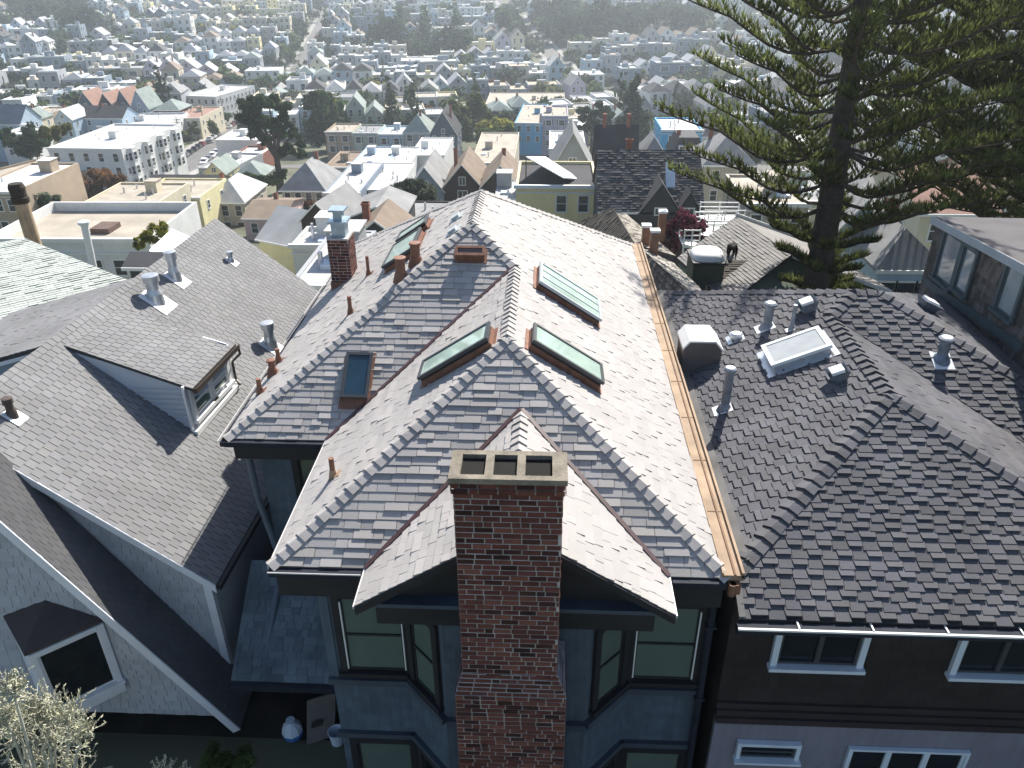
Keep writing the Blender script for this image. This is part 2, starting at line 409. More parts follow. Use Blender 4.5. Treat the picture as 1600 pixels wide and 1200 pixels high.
# shingle courses on the visible walls
mb=MB(); rw=random.Random(5); tw=lambda r:r.uniform(.88,1.1)
def wallsh(p,q,z0,z1,out,e=.16):
    p,q=V((p[0],p[1],z0)),V((q[0],q[1],z0)); pl=Plane(p,q-p,out)
    shingles(mb,pl,[[p,q,q+V((0,0,z1-z0)),p+V((0,0,z1-z0))]],e=e,w=(.1,.24),t=.009,tint=tw,mode='wall',r=rw,deck=False,gap=.002)
O=V((0,-.004,0))
wallsh((WL,WF-.004),(-2.25,WF-.004),-16,ZE-.02,(0,-1,0)); wallsh((1.52,WF-.004),(WR,WF-.004),-16,ZE-.02,(0,-1,0))
dl=V((BX0+2.25,BY-WF,0)).normalized(); nl_=V((dl.y,-dl.x,0)); nl_= nl_ if nl_.y<0 else -nl_
wallsh((-2.25,WF-.004),(BX0,BY-.004),-16,-11.25,nl_); 
dr=V((1.52-BX1,WF-BY,0)).normalized(); nr_=V((dr.y,-dr.x,0)); nr_= nr_ if nr_.y<0 else -nr_
wallsh((BX1,BY-.004),(1.52,WF-.004),-16,-11.25,nr_)
wallsh((BX0,BY-.004),(BX1,BY-.004),-16,-9.0,(0,-1,0))
wallsh((WML,WM-.004),(WL,WM-.004),-13,ZE-.02,(0,-1,0))
wallsh((WL-.004,WM),(WL-.004,WF),-16,ZE-.02,(-1,0,0))
mb.build('wall_shingles',mWallB,wall)
# dark fascia / soffit boxes, pediment, sill bands
mb=MB()
mb.box(XL+.06,GX-GW+.1,YF+.02,WF+.3,ZE-.62,ZE-.13); mb.box(GX+GW-.1,XR-.06,YF+.02,WF+.3,ZE-.62,ZE-.13)
mb.box(XM+.1,XL+.5,YM+.05,WM+.2,ZE-.5,ZE-.13)
mb.box(XL+.06,XL+.5,YF+.3,YM,ZE-.4,ZE-.13)
mb.prism([V((GX-GW+.12,YG+.28,ZE-.08)),V((GX+GW-.12,YG+.28,ZE-.08)),V((GX,YG+.28,ZG-.2))],V((0,.2,0)))
mb.box(GX-GW+.25,GX+GW-.25,YG+.16,WF,ZE-.5,ZE-.08)
mb.build('fascia',mTrimD,house)
mb=MB(); mb.box(GX-GW+.2,GX+GW-.2,YG+.08,YG+.3,ZE-.1,ZE-.03); mb.build('gable_ledge',mat('ledge_blue',(.05,.075,.11),.4,.3,2.,spec=.5),house)
mb=MB()   # sill band following the bay
zs=-11.16
def band(mb,pts,z0,z1,dp=.06):
    for (x0,y0),(x1,y1) in zip(pts,pts[1:]):
        d=V((x1-x0,y1-y0,0)); n=V((d.y,-d.x,0)).normalized(); n=n if n.y<0 else -n
        mb.obox((x0,y0,z0),d,n*dp,(0,0,z1-z0))
fr=[(WL-.05,WF-.01),(-2.25,WF-.012),(BX0,BY-.014),(BX1,BY-.012),(1.52,WF-.012),(WR,WF-.01)]
band(mb,fr,zs-.14,zs,.1); mb.build('sill_band',mat('trim_slate',(.055,.07,.092),.6,.15,3.),house); mb=MB(); band(mb,fr,-12.72,-12.6,.09)
mb.build('sill_band',mat('trim_slate',(.055,.07,.092),.6,.15,3.),house)
# corner boards
for x,y in ((WL-.03,WF-.03),(WR-.12,WF-.03)): mb=MB(); mb.box(x,x+.16,y-.006,y+.03,-11.16,ZE-.5); mb.build('corner_board',mWallB,house)

# ---- windows of the front
fN=(0,-1,0)
wa=dict(trim=.13,depth=.06,sashm=mTrimD)
def win(p0,a,n,w,h,glass=mShade,**k):
    d=dict(wa); d.update(k); return window(house,p0,a,n,w,h,mTrimD,glass,**d)
win((-3.3,WF-.02,-10.95),(1,0,0),fN,1.02,1.68); win((1.6,WF-.02,-10.95),(1,0,0),fN,1.02,1.68)
cl=V((-2.25,WF-.02,0)); LL=(V((BX0,BY-.02,0))-cl); 
win(cl+dl*.25+V((0,0,-10.95)),dl,nl_,.6,1.68); 
cr_=V((BX1,BY-.02,0)); win(cr_+dr*.25+V((0,0,-10.95)),dr,nr_,.6,1.68)
win((-3.35,WF-.02,-14.6),(1,0,0),fN,1.02,1.72); win((1.62,WF-.02,-14.6),(1,0,0),fN,1.02,1.72)
win(cl+dl*.25+V((0,0,-14.6)),dl,nl_,.6,1.7,mGlassD); win(cr_+dr*.25+V((0,0,-14.6)),dr,nr_,.6,1.7,mGlassD)
win((-4.95,WM-.02,-10.5),(1,0,0),fN,.95,1.75,mGlassW)
# thin white inner stops seen at the side of the sashes
mb=MB()
for x0 in (-3.3,1.6):
    for q in (.0,1.0): mb.box(x0+q-.0,x0+q+.022,WF-.085,WF-.05,-10.9,-9.35)
mb.build('window_stop',mWhite,house)
# ---- downspouts
mb=MB()
mb.path([(2.72,9.28,ZE-.25),(2.74,9.33,ZE-.6),(2.76,9.33,-9.2),(2.79,9.33,-13.6)],.062,n=10)
for z in (-9.6,-11.3): mb.box(2.69,2.86,9.26,9.41,z,z+.05)
mb.build('downspout',mGut,house)
mGutB=mat('downspout_slate',(.11,.135,.17),.5,.15,2.)
mb=MB(); mb.path([(-5.9,12.75,ZE-.15),(-5.9,12.85,ZE-.5),(-5.88,12.85,-9.9),(-5.62,12.7,-11.2),(-5.62,12.6,-11.8),(-5.75,11.35,-13.05),(-5.75,11.2,-13.3)],.07,n=10)
mb.build('downspout',mGutB,house)
# lean-to roof in the side passage
p0,p1=V((-6.35,10.95,-13.2)),V((WL,10.95,-13.2)); p2,p3=V((WL,12.95,-11.72)),V((-6.35,12.95,-11.72))
pl=Plane(p0,(1,0,0),(p1-p0).cross(p3-p0)); mb=MB()
mSlateB=mat('shingle_blue_weathered',(.13,.165,.19),.8,.3,1.2,.3,90.,fine=.1)
shingles(mb,pl,[[p0,p1,p2,p3]],e=.15,w=(.12,.34),t=.014,tint=lambda r:r.uniform(.75,1.15),r=r)
lt=mb.build('porch_roof',mSlateB,house)
mb=MB(); mb.box(-6.35,WL,10.83,10.95,-13.36,-13.22); mb.build('gutter',mGut,house)

# ---- pipes on the roof (copper, flashed)
def pipe(pl,bx,by,tx,ty,r0,flash=mCopD,m=mCopD,r1=None,lip=0.,label=None,fl=.2):
    b=pl.px(bx,by); d=ray(tx,ty); 
    k=(b.x*0+b.y)/d.y; t=d*k; h=max(.12,t.z-b.z); mb=MB()
    mb.tube(b-V((0,0,.1)),b+V((0,0,h)),r0,r1 or r0,n=12)
    if lip: mb.lathe(b+V((0,0,h-.02)),[(r0,0),(r0+lip,.01),(r0+lip,.05),(r0*.8,.055)],14)
    o=mb.build('vent_pipe',m,house)
    if label: o['label']=label
    mb=MB(); mb.obox(pl.pt(*pl.uv(b))-pl.u*fl*.5-pl.v*fl*.4+pl.n*.012,pl.u*fl,pl.v*fl*1.2,pl.n*.012)
    mb.lathe(b-V((0,0,.05)),[(r0*1.9,0),(r0*1.25,.13+r0),(r0*1.05,.16+r0)],12)
    mb.build('flashing',flash,o); return o
pipe(P_wl,521,745,519,716,.045,mCop)
pipe(P_ml,627,437,625,404,.1,lip=.035,label='wide copper vent pipe beside left skylights',r1=.11); pipe(P_ml,650,413,648,381,.1,lip=.03,label='wide copper vent pipe beside left skylights',r1=.11)
pipe(P_ml,576,430,562,400,.04); pipe(P_ml,548,490,545,463,.045)
pipe(P_ml,436,566,433,545,.05); pipe(P_ml,427,586,426,564,.075,lip=.02); pipe(P_ml,407,614,405,592,.05)

# ---- skylights: a curb box with copper skirt, frame and tilted pane
def skylight(pl,c,hh,fm,gm,label,skirt=mCopD,bars=0,fw=.06,apron=0.):
    q=[pl.puv(x,y,hh) for x,y in c]
    us=sorted(p[0] for p in q); vs=sorted(p[1] for p in q)
    u0,u1,v0,v1=(us[0]+us[1])/2,(us[2]+us[3])/2,(vs[0]+vs[1])/2,(vs[2]+vs[3])/2
    P=pl.pt; mb=MB(); 
    def bx(m_,a0,a1,b0,b1,h0,h1,t=None): mb.obox(P(a0,b0,h0),pl.u*(a1-a0),pl.v*(b1-b0),pl.n*(h1-h0),m_,t)
    bx(0,u0+.03,u1-.03,v0+.03,v1-.03,-.02,hh-.045)
    bx(1,u0,u1,v0,v0+fw,hh-.05,hh+.01); bx(1,u0,u1,v1-fw,v1,hh-.05,hh+.01)
    bx(1,u0,u0+fw,v0+fw,v1-fw,hh-.05,hh+.01); bx(1,u1-fw,u1,v0+fw,v1-fw,hh-.05,hh+.01)
    for k in range(bars):
        uu=u0+(u1-u0)*(k+1)/(bars+1); bx(1,uu-.018,uu+.018,v0+fw,v1-fw,hh-.045,hh+.004)
    o=mb.build('skylight',[mTrimD,fm],house); o['label']=label
    g=MB(); g.obox(P(u0+fw*.9,v0+fw*.9,hh-.04),pl.u*(u1-u0-1.8*fw),pl.v*(v1-v0-1.8*fw),pl.n*.03); g.build('pane',gm,o)
    s=MB(); s.obox(P(u0-.035,v0-.07-apron,.012),pl.u*(u1-u0+.07),pl.v*(v1-v0+.12+apron),pl.n*.014); s.obox(P(u0+.015,v0+.015,.02),pl.u*(u1-u0-.03),pl.v*(v1-v0-.03),pl.n*(hh*.45)); s.build('flashing',skirt,o)
    return o
mFrD=mat('skylight_frame_dark',(.05,.055,.06),.4,.1,3.,spec=.5)
mFrL=mat('skylight_frame_grey',(.42,.46,.47),.35,.08,3.,spec=.5)
skylight(P_wl,[(653,590),(763,527),(763,498),(657,570)],.22,mFrD,mGlassG,'green glazed skylight on the slope left of the short ridge')
skylight(P_rt,[(838,508),(942,567),(943,594),(830,533)],.22,mFrD,mGlassG,'green glazed skylight on the right slope, lower of the two')
skylight(P_rt,[(848,411),(938,468),(939,496),(840,440)],.2,mFrL,mGlassG,'long pale framed skylight on the right slope, upper of the two',bars=2)
skylight(P_main,[(532,621),(574,621),(583,551),(541,550)],.12,mFrD,mGlassB,'dark blue glazed skylight low on the front left hip',apron=.14)
skylight(P_main,[(710,399),(759,399),(757,384),(712,384)],.2,mCopD,mat('copper_lid',(.16,.11,.10),.4,.3,4.,metal=.3),'brown metal covered skylight under the hip top')
skylight(P_ml,[(592,421),(640,388),(655,363),(622,371)],.2,mFrD,mGlassG,'green glazed skylight behind the copper pipes, nearer of the two')
skylight(P_ml,[(604,386),(658,350),(672,336),(640,350)],.2,mFrD,mGlassG,'green glazed skylight behind the copper pipes, farther of the two')
# two low slot vents near the top of the left slope
for k,(x,y) in enumerate(((714,341),(709,362))):
    b=P_ml.px(x,y); o=MB(); o.obox(b-P_ml.u*.22-P_ml.v*.18+P_ml.n*.012,P_ml.u*.44,P_ml.v*.36,P_ml.n*.02); o.prism([b-P_ml.u*.13-P_ml.v*.1+P_ml.n*.03,b+P_ml.u*.13-P_ml.v*.1+P_ml.n*.03,b+P_ml.u*.13-P_ml.v*.1+P_ml.n*.09,b-P_ml.u*.13-P_ml.v*.1+P_ml.n*.09],P_ml.v*.2)
    o.build('slot_vent',mFrL,house)

# ---- brick chimney with three flues
def brick_stack(mb,x0,x1,y0,y1,z0,z1,r,course=.085,bl=.23,m=0):
    nz=int((z1-z0)/course)
    for k in range(nz):
        z=z0+k*course
        for (p,a,n,ln) in (((x0,y0),(1,0),(0,-1),x1-x0),((x0,y1),(0,-1),(-1,0),y1-y0),((x1,y0),(0,1),(1,0),y1-y0),((x1,y1),(-1,0),(0,1),x1-x0)):
            s=-(bl*.5 if k%2 else 0)-r.uniform(0,.02); 
            while s<ln-.01:
                L=bl*r.uniform(.93,1.06) if r.random()>.12 else bl*.5
                a0,a1=max(s,0)+.008,min(s+L,ln)-.008
                if a1-a0>.02:
                    c=r.random(); 
                    if c<.2: tv=r.uniform(.25,.5); tv=(tv,tv*1.0,tv*1.05)
                    elif c<.8: q=r.uniform(.7,1.1); tv=(q,q*.95,q*.95)
                    else: q=r.uniform(1.1,1.5); tv=(q,q*1.05,q*.95)
                    dp=r.uniform(.002,.009)
                    o=V((p[0]+a[0]*a0,p[1]+a[1]*a0,z+.008+r.uniform(-.002,.002)))
                    mb.obox(o,V((a[0],a[1],0))*(a1-a0),V((n[0],n[1],0))*dp,V((0,0,course-.017)),m,tv)
                s+=L
mBrick=mat('brick_red',(.125,.045,.034),.9,.25,8.,.4,90.,fine=.2)
mMortar=mat('mortar',(.42,.40,.385),.95,.35,5.,.3,60.)
mCap_=mat('cap_concrete',(.205,.18,.142),.95,.35,6.,.5,40.,fine=.2)
CX0,CX1,CY0,CY1=-1.045,.255,7.47,7.97
rb=random.Random(2); mb=MB()
brick_stack(mb,CX0,CX1,CY0,CY1,-5.63-.085*40,-5.629,rb); brick_stack(mb,CX0-.03,CX1+.03,CY0-.03,CY1+.03,-5.63,-5.459,rb)
brick_stack(mb,CX0-.11,CX1+.14,CY0-.06,CY1+.5,-9.08-.085*82,-9.079,rb)
for k in range(5): brick_stack(mb,CX0-.10+.02*k,CX1+.13-.025*k,CY0-.05+.01*k,CY1,-9.08+.075*k,-9.08+.075*(k+1)+.002,rb,course=.074,bl=.235)
ch=mb.build('chimney',mBrick,house)
mb=MB(); mb.box(CX0+.004,CX1-.004,CY0+.004,CY1-.004,-9.0,-5.5); mb.box(CX0-.106,CX1+.136,CY0-.056,CY1+.49,-16.1,-9.085); [mb.box(CX0-.096+.02*k,CX1+.126-.025*k,CY0-.046+.01*k,CY1-.01,-9.081+.075*k,-9.08+.075*(k+1)) for k in range(5)]
mb.build('mortar',mMortar,ch)
# cap: slab with three square flue holes
mb=MB(); x0,x1,y0,y1,z0,z1=CX0-.05,CX1+.05,CY0-.05,CY1+.05,-5.46,-5.385
xs=[x0,x0+.13,x0+.42,x0+.52,x0+.80,x0+.90,x0+1.22,x1]; ya,yb=y0+.09,y1-.09
mb.box(x0,x1,y0,ya,z0,z1); mb.box(x0,x1,yb,y1,z0,z1)
for i in (0,2,4,6): mb.box(xs[i],xs[i+1],ya,yb,z0,z1)
cp=mb.build('chimney_cap',mCap_,ch)
mb=MB()
for i in (1,3,5): mb.box(xs[i],xs[i+1],ya,yb,z0-.02,z0+.012)
mb.build('flue',mat('soot',(.012,.011,.01),.95,.3,4.),ch)
mb=MB()
for x,z in ((CX0-.015,-6.9),(CX1+.0,-6.75)): mb.box(x,x+.02,YG-.1,YG+.35,ZE+.35,ZE+.9)
mb.build('step_flashing',mCop,ch)

# ---- small brick chimney with a metal cowl on the left slope
b=P_ml.px(541,436); mb=MB(); rb=random.Random(4)
cx,cy=b.x,b.y; brick_stack(mb,cx-.3,cx+.25,cy-.35,cy+.35,b.z-.5,b.z+1.23,rb)
c2=mb.build('chimney',mBrick,house); c2['label']='short brick chimney with a metal cowl on the left eave side'
mb=MB(); mb.box(cx-.296,cx+.246,cy-.346,cy+.346,b.z-.55,b.z+1.24); mb.build('mortar',mMortar,c2)
mb=MB(); mb.box(cx-.33,cx+.28,cy-.38,cy+.38,b.z-.5,b.z+.05); mb.build('step_flashing',mCopD,c2)
mb=MB(); zt=b.z+1.24; mb.box(cx-.2,cx+.16,cy-.2,cy+.2,zt,zt+.36); mb.box(cx-.27,cx+.23,cy-.28,cy+.28,zt+.36,zt+.42); mb.box(cx-.13,cx+.1,cy-.14,cy+.14,zt+.42,zt+.66); mb.box(cx-.22,cx+.19,cy-.23,cy+.23,zt+.66,zt+.71)
mb.build('metal_cowl',mat('cowl_zinc',(.36,.45,.52),.35,.2,5.,metal=.5,spec=.5),c2)
# ================================================================== right neighbour: dark shingle hipped roof, mirrored plan
s2,z2,y2,a2,yB2,c2_,w2=.434,-8.62,9.579,3.29,16.38,4.0,.55
X2=3.1
mDk=mat('shingle_charcoal',(.115,.114,.121),.85,.22,.8,.5,150.,fine=.22,spec=.1)
mDkWall=mat('wall_black_brown',(.028,.022,.021),.8,.2,1.2,.15,40.)
mLav=mat('wall_lavender_grey',(.20,.19,.225),.75,.1,1.,.1,30.,streak=.1)
h2=thing('dark_roofed_house','house with charcoal zigzag shingle roof, black shingle upper wall and lavender grey lower wall','house',(6.5,14,-15))
A2=V((X2+a2,y2+a2,z2+s2*a2)); B2=V((X2+a2,yB2,A2.z)); C2=V((X2+c2_,yB2+c2_-a2,z2+s2*c2_)); C2R=C2+V((w2,0,0))
E2=atx(1020,462,X2); E2=V((X2,E2.y,z2)); eY=8.853; eZ=z2-s2*(y2-eY)
n2F,n2L,n2R,n2B=V((0,-s2,1)),V((-s2,0,1)),V((s2,0,1)),V((0,s2,1))
F0=V((X2-.04,eY,eZ)); K0=V((X2,y2,z2)); tR=A2.y-eY; F1=V((A2.x+tR,eY,eZ))
vt=4.6; VB=V((B2.x+vt,B2.y-vt,B2.z-s2*vt)); HB=V((C2R.x+5.3,C2R.y-5.3,C2R.z-s2*5.3)); HE=V((HB.x,C2R.y+5.3,HB.z))
P2L=Plane(K0,(0,1,0),n2L); P2F=Plane(F0,(1,0,0),n2F); P2R=Plane(F1,(0,1,0),n2R); P2M=Plane(VB,(1,0,0),n2F); P2S=Plane(HB,(0,1,0),n2R)
r=random.Random(21); mb=MB()
def td(r):
    k=r.uniform(.86,1.12); return (k,k,k*r.uniform(.98,1.05))
ZG_=dict(e=.17,w=(.22,.27),t=.027,mode='zig',tint=td,r=r)
MID=V((X2,yB2,z2))
shingles(mb,P2L,[[K0,A2,B2,MID],[MID,B2,C2,E2]],**ZG_)
shingles(mb,P2F,[[F0,F1,A2,K0]],**ZG_)
sl_=dict(ZG_); sl_.update(e=.19)
VE=VB; shingles(mb,P2R,[[A2,F1,VE,B2]],e=.17,w=(.2,.5),t=.012,tint=td,r=r)
hb2=V((C2R.x+(C2R.y-VB.y),VB.y,VB.z)); 
shingles(mb,P2M,[[B2,VB,hb2,C2R,C2]],**ZG_)
P2M.o=VB
shingles(mb,P2S,[[C2R,HB,HE]],e=.17,w=(.2,.5),t=.014,tint=td,r=r)
Ebk=V((X2,C2.y+c2_,z2)); mb.poly([C2,C2R,HE,V((X2,HE.y,HE.z-.2))])
roof2=mb.build('roof',mDk,h2)
mb=MB(); cp2=dict(L=.25,w=.165,t=.075,tint=td,r=r); N=lambda v:V(v).normalized()
for a,b,p,q in ((K0,A2,n2F,n2L),(F1,A2,n2F,n2R),(A2,B2,n2L,n2R),(B2,C2,n2F,n2L),(C2,C2R,n2F,n2B),(HB,C2R,n2F,n2R),(E2,C2,n2L,n2B)): caps(mb,a,b,N(p),N(q),**cp2)
mb.build('ridge_cap',mDk,roof2)
mb=MB(); valley(mb,VB,B2,.06,h=.012); mb.build('valley_flashing',mTrimD,roof2)
mb=MB(); mb.obox((X2-.06,y2-.72,z2-.33),(0,.7,.3),(.1,0,0),(0,0,.06)); mb.obox(K0+P2L.n*.028+V((0,.12,0)),(0,E2.y-y2-.2,0),P2L.v*.26,P2L.n*.012); mb.obox(V((XR+.2,y2,z2-.02)),(0,E2.y-y2,0),(.1,0,.02),(0,0,.09))
mb.build('gutter_membrane',mat('membrane_grey',(.15,.145,.14),.7,.3,2.,.2,30.),h2)
mb=MB(); mb.box(X2-.1,12,eY-.15,eY-.02,eZ-.16,eZ-.03); mb.build('gutter',mGut,h2)
mb=MB(); mb.box(X2-.1,12,eY-.185,eY-.152,eZ-.055,eZ-.02)
for x in (3.9,5.0,6.1,7.2): mb.box(x,x+.025,eY-.15,eY+.1,eZ-.02,eZ-.005)
mb.build('gutter_lip',mWhite,h2)
wf=9.22
mb=MB(); mb.box(X2-.05,13,wf,22,-24,eZ+.02); mb.box(X2-.05,13,wf-.1,wf,-24,-11.53,m=1); mb.build('wall',[mDkWall,mLav],h2)
mb=MB(); rw=random.Random(8)
def wsh(mb,p,q,z0,z1,out,e,w,tn,t=.009,gap=.002,rr=rw):
    p,q=V((p[0],p[1],z0)),V((q[0],q[1],z0)); pl=Plane(p,q-p,out)
    shingles(mb,pl,[[p,q,q+V((0,0,z1-z0)),p+V((0,0,z1-z0))]],e=e,w=w,t=t,tint=tn,mode='wall',r=rr,deck=False,gap=gap)
wsh(mb,(X2-.05,wf-.004),(9.5,wf-.004),-11.5,eZ-.1,(0,-1,0),.16,(.12,.3),lambda r:r.uniform(.75,1.2))
# flared bottom courses of the upper wall
for k in range(3): mb.box(X2-.05,9.5,wf-.06-.05*k,wf-.004,-11.2-.13*(k+1),-11.2-.13*k,t=(1.25,1.15,1.3))
mb.build('wall_shingles',mDkWall,h2)
mb=MB(); rw2=random.Random(9); wsh(mb,(X2-.05,wf-.105),(9.5,wf-.105),-16,-11.6,(0,-1,0),.09,(6,8),lambda r:r.uniform(.97,1.03),t=.006); mb.build('siding',mLav,h2)
wz=atz(1345,1040,0) if 0 else None
window(h2,(3.87,wf-.02,-10.2),(1,0,0),(0,-1,0),1.28,.85,mWhiteB,mGlassD,trim=.1,depth=.08,sash='pair',sashm=mFrD)
window(h2,(6.75,wf-.02,-10.28),(1,0,0),(0,-1,0),1.3,.85,mWhiteB,mGlassD,trim=.1,depth=.08,sash='pair',sashm=mFrD)
window(h2,(3.55,wf-.12,-12.42),(1,0,0),(0,-1,0),.95,.32,mWhiteB,mGlassD,trim=.07,depth=.09,sash='double',sashm=mFrD)
window(h2,(5.45,wf-.12,-14.2),(1,0,0),(0,-1,0),1.95,2.05,mWhiteB,mGlassD,trim=.05,depth=.07,sash='slide3')
# things on the dark roof (parts of the house)
mMetD=mat('metal_streaked_shaded',(.20,.225,.26),.5,.3,6.,metal=.3,spec=.4,streak=.3)  # streaked metal; blue grey shade of the near sides put into the base colour
def cappipe(par,pl,bx,by,r0,h,cap=True,m=mMetD,fl=True,label=None,capr=None):
    b=pl.px(bx,by); mb=MB(); mb.tube(b-V((0,0,.1)),b+V((0,0,h)),r0,n=14)
    if cap: cr=capr or r0*1.5; mb.lathe(b+V((0,0,h-.02)),[(r0*1.02,-.03),(cr,-.02),(cr,.03),(cr*.7,.06)],16)
    mb.lathe(b-V((0,0,.06)),[(r0*2,0),(r0*1.3,.16),(r0*1.05,.2)],14)
    o=mb.build('roof_vent',m,par,)
    if label: o['label']=label
    if fl:
        s=MB(); s.obox(b-pl.u*r0*1.9-pl.v*r0*2.6+pl.n*.022,pl.u*r0*3.8,pl.v*r0*4.4,pl.n*.012); s.build('flashing',mMetalW,o)
    return o
cappipe(h2,P2L,1132,640,.09,.95,label='tall grey vent pipe on the charcoal roof',capr=.13)
cappipe(h2,P2L,1198,512,.1,.6,label='capped round vent near the box vents')
cappipe(h2,P2L,1236,516,.045,.62,cap=False,label='thin pipe beside the capped vent')
cappipe(h2,P2M,1470,562,.11,.5,label='capped round vent on the far hip')
def dome(par,pl,x,y,r0,h):
    b=pl.px(x,y); mb=MB(); mb.lathe(b-V((0,0,.05)),[(r0*.6,0),(r0*.6,h*.6),(r0,h*.62),(r0*.95,h*.8),(r0*.6,h),(r0*.1,h*1.05)],18); mb.obox(b-pl.u*r0*1.2-pl.v*r0*1.2+pl.n*.02,pl.u*r0*2.4,pl.v*r0*2.4,pl.n*.012)
    return mb.build('roof_vent',mMetal,par)
dome(h2,P2L,1149,530,.17,.22)
def boxvent(par,pl,x,y,w,h):
    b=pl.px(x,y); mb=MB(); u,v,n=pl.u,pl.v,pl.n
    p=b-u*w/2-v*w/2; q=[p,p+u*w,p+u*w+v*w,p+v*w]; 
    c=b+n*h; tq=[c+(k-b)*1.0 for k in q]; q=[b+(k-b)*.55 for k in q]
    for i in range(4): mb.poly([q[i],q[(i+1)%4],tq[(i+1)%4],tq[i]],1)
    lid=[c+(k-b)*1.12-n*.03 for k in q]; mb.prism(lid,n*.07,0)
    return mb.build('roof_vent',[mWhite,mMetD],par)
boxvent(h2,P2L,1264,486,.44,.26); boxvent(h2,P2L,1312,594,.4,.24); boxvent(h2,P2S,1446,482,.5,.2)
# big white-topped exhaust box
b=P2L.px(1090,562); mb=MB(); bx,by=b.x,b.y
prof=[(-.5,-.15),(.5,.1),(.5,.46),(.3,.66),(-.35,.66),(-.5,.5)]
pts=[V((bx+px*.86,by-.42,b.z+pz)) for px,pz in prof]
mb.prism(pts,V((0,.8,0)),1)
cpz=[(-.53,.46),(-.53,.52),(-.36,.70),(.31,.70),(.54,.47),(.54,.41),(.3,.655),(-.35,.655)]
mb.prism([V((bx+px*.86,by-.46,b.z+pz)) for px,pz in cpz],V((0,.88,0)),0)
mb.build('exhaust_box',[mWhite,mat('box_taupe',(.13,.115,.105),.6,.1,3.)],h2)
mFrW=mat('frame_white',(.74,.75,.75),.4,.06,3.)
def skylight2(par,pl,c,hh,fm,gm,label,bm,fw=.09):
    q=[pl.puv(x,y,hh) for x,y in c]; us=sorted(p[0] for p in q); vs=sorted(p[1] for p in q)
    u0,u1,v0,v1=(us[0]+us[1])/2,(us[2]+us[3])/2,(vs[0]+vs[1])/2,(vs[2]+vs[3])/2
    mb=MB(); B=lambda m_,a0,a1,b0,b1,h0,h1: mb.obox(pl.pt(a0,b0,h0),pl.u*(a1-a0),pl.v*(b1-b0),pl.n*(h1-h0),m_)
    B(0,u0+.04,u1-.04,v0+.04,v1-.04,-.02,hh-.06)
    B(1,u0,u1,v0,v0+fw,hh-.07,hh); B(1,u0,u1,v1-fw,v1,hh-.07,hh); B(1,u0,u0+fw,v0+fw,v1-fw,hh-.07,hh); B(1,u1-fw,u1,v0+fw,v1-fw,hh-.07,hh)
    o=mb.build('skylight',[bm,fm],par); o['label']=label
    g=MB(); g.obox(pl.pt(u0+fw*.9,v0+fw*.9,hh-.05),pl.u*(u1-u0-1.8*fw),pl.v*(v1-v0-1.8*fw),pl.n*.035); g.build('pane',gm,o)
    s=MB(); s.obox(pl.pt(u0-.1,v0-.14,.02),pl.u*(u1-u0+.2),pl.v*(v1-v0+.24),pl.n*.012); s.build('flashing',mMetal,o)
skylight2(h2,P2L,[(1190,542),(1276,506),(1299,536),(1206,574)],.24,mFrW,mat('frosted_pane',(.36,.38,.38),.25,.1,3.,spec=.5),'white framed frosted skylight on the charcoal roof',mMetal)

# ================================================================== left neighbour: grey three-tab gable roof, shingle walls
TH=.035; c0=V((-6.6,11.75,0))
def LW(x,y,z): dx,dy=x-c0.x,y-c0.y; return V((c0.x+math.cos(TH)*dx+math.sin(TH)*dy,c0.y-math.sin(TH)*dx+math.cos(TH)*dy,z))
def LD(x,y,z=0): return V((math.cos(TH)*x+math.sin(TH)*y,-math.sin(TH)*x+math.cos(TH)*y,z))
s3,z3,xe3,xr3,yn3,yf3=.794,-11.293,-6.6,-11.22,11.71,24.4
zr3=z3+s3*(xe3-xr3)
mL=mat('shingle_left_grey',(.203,.202,.205),.85,.14,.7,.4,150.,fine=.16,spec=.25)
mWallL=mat('wall_shingle_lilac',(.41,.42,.45),.8,.1,1.2,.15,50.)
mTrimL=mat('trim_pale_lilac',(.68,.70,.74),.55,.08,2.)
h3=thing('shingled_gable_house','steep grey gable roofed house with lilac shingle walls, white rake boards and a shed dormer','house',(-10,15,-15))
EN,EF,RN,RF=LW(xe3,yn3,z3),LW(xe3,yf3,z3),LW(xr3,yn3,zr3),LW(xr3,yf3,zr3)
LNn,LFn=LW(2*xr3-xe3,yn3,z3),LW(2*xr3-xe3,yf3,z3)
nr3,nl3=LD(s3,0,1),LD(-s3,0,1)
P3=Plane(EN,EF-EN,nr3); P3l=Plane(LNn,EF-EN,nl3)
r=random.Random(31); mb=MB()
def tl(r): k=r.uniform(.91,1.07); return (k,k,k*r.uniform(.97,1.02))
T3=dict(e=.205,w=(.198,.203),t=.009,mode='tab',tint=tl,gap=.009,r=r)
shingles(mb,P3,[[EN,EF,RF,RN]],**T3); shingles(mb,P3l,[[LNn,LFn,RF,RN]],e=.15,w=(.3,.5),t=.007,tint=tl,r=r)
roof3=mb.build('roof',mL,h3)
mb=MB(); caps(mb,RN,RF,N(nr3),N(nl3),L=.19,w=.16,t=.022,tint=tl,r=r); mb.build('ridge_cap',mL,roof3)
mb=MB()
wy=yn3+.16
mb.prism([LW(xe3-.22,wy,-24),LW(xe3-.22,wy,z3+.05),LW(xr3,wy,zr3-.16),LW(2*xr3-xe3+.22,wy,z3+.05),LW(2*xr3-xe3+.22,wy,-24)],LD(0,yf3-wy-.2))
wall3=mb.build('wall',mWallL,h3)
mb=MB(); rw=random.Random(6); tw3=lambda r:r.uniform(.9,1.06)
pw=Plane(LW(xr3,wy-.004,-16),LD(1,0),LD(0,-1))
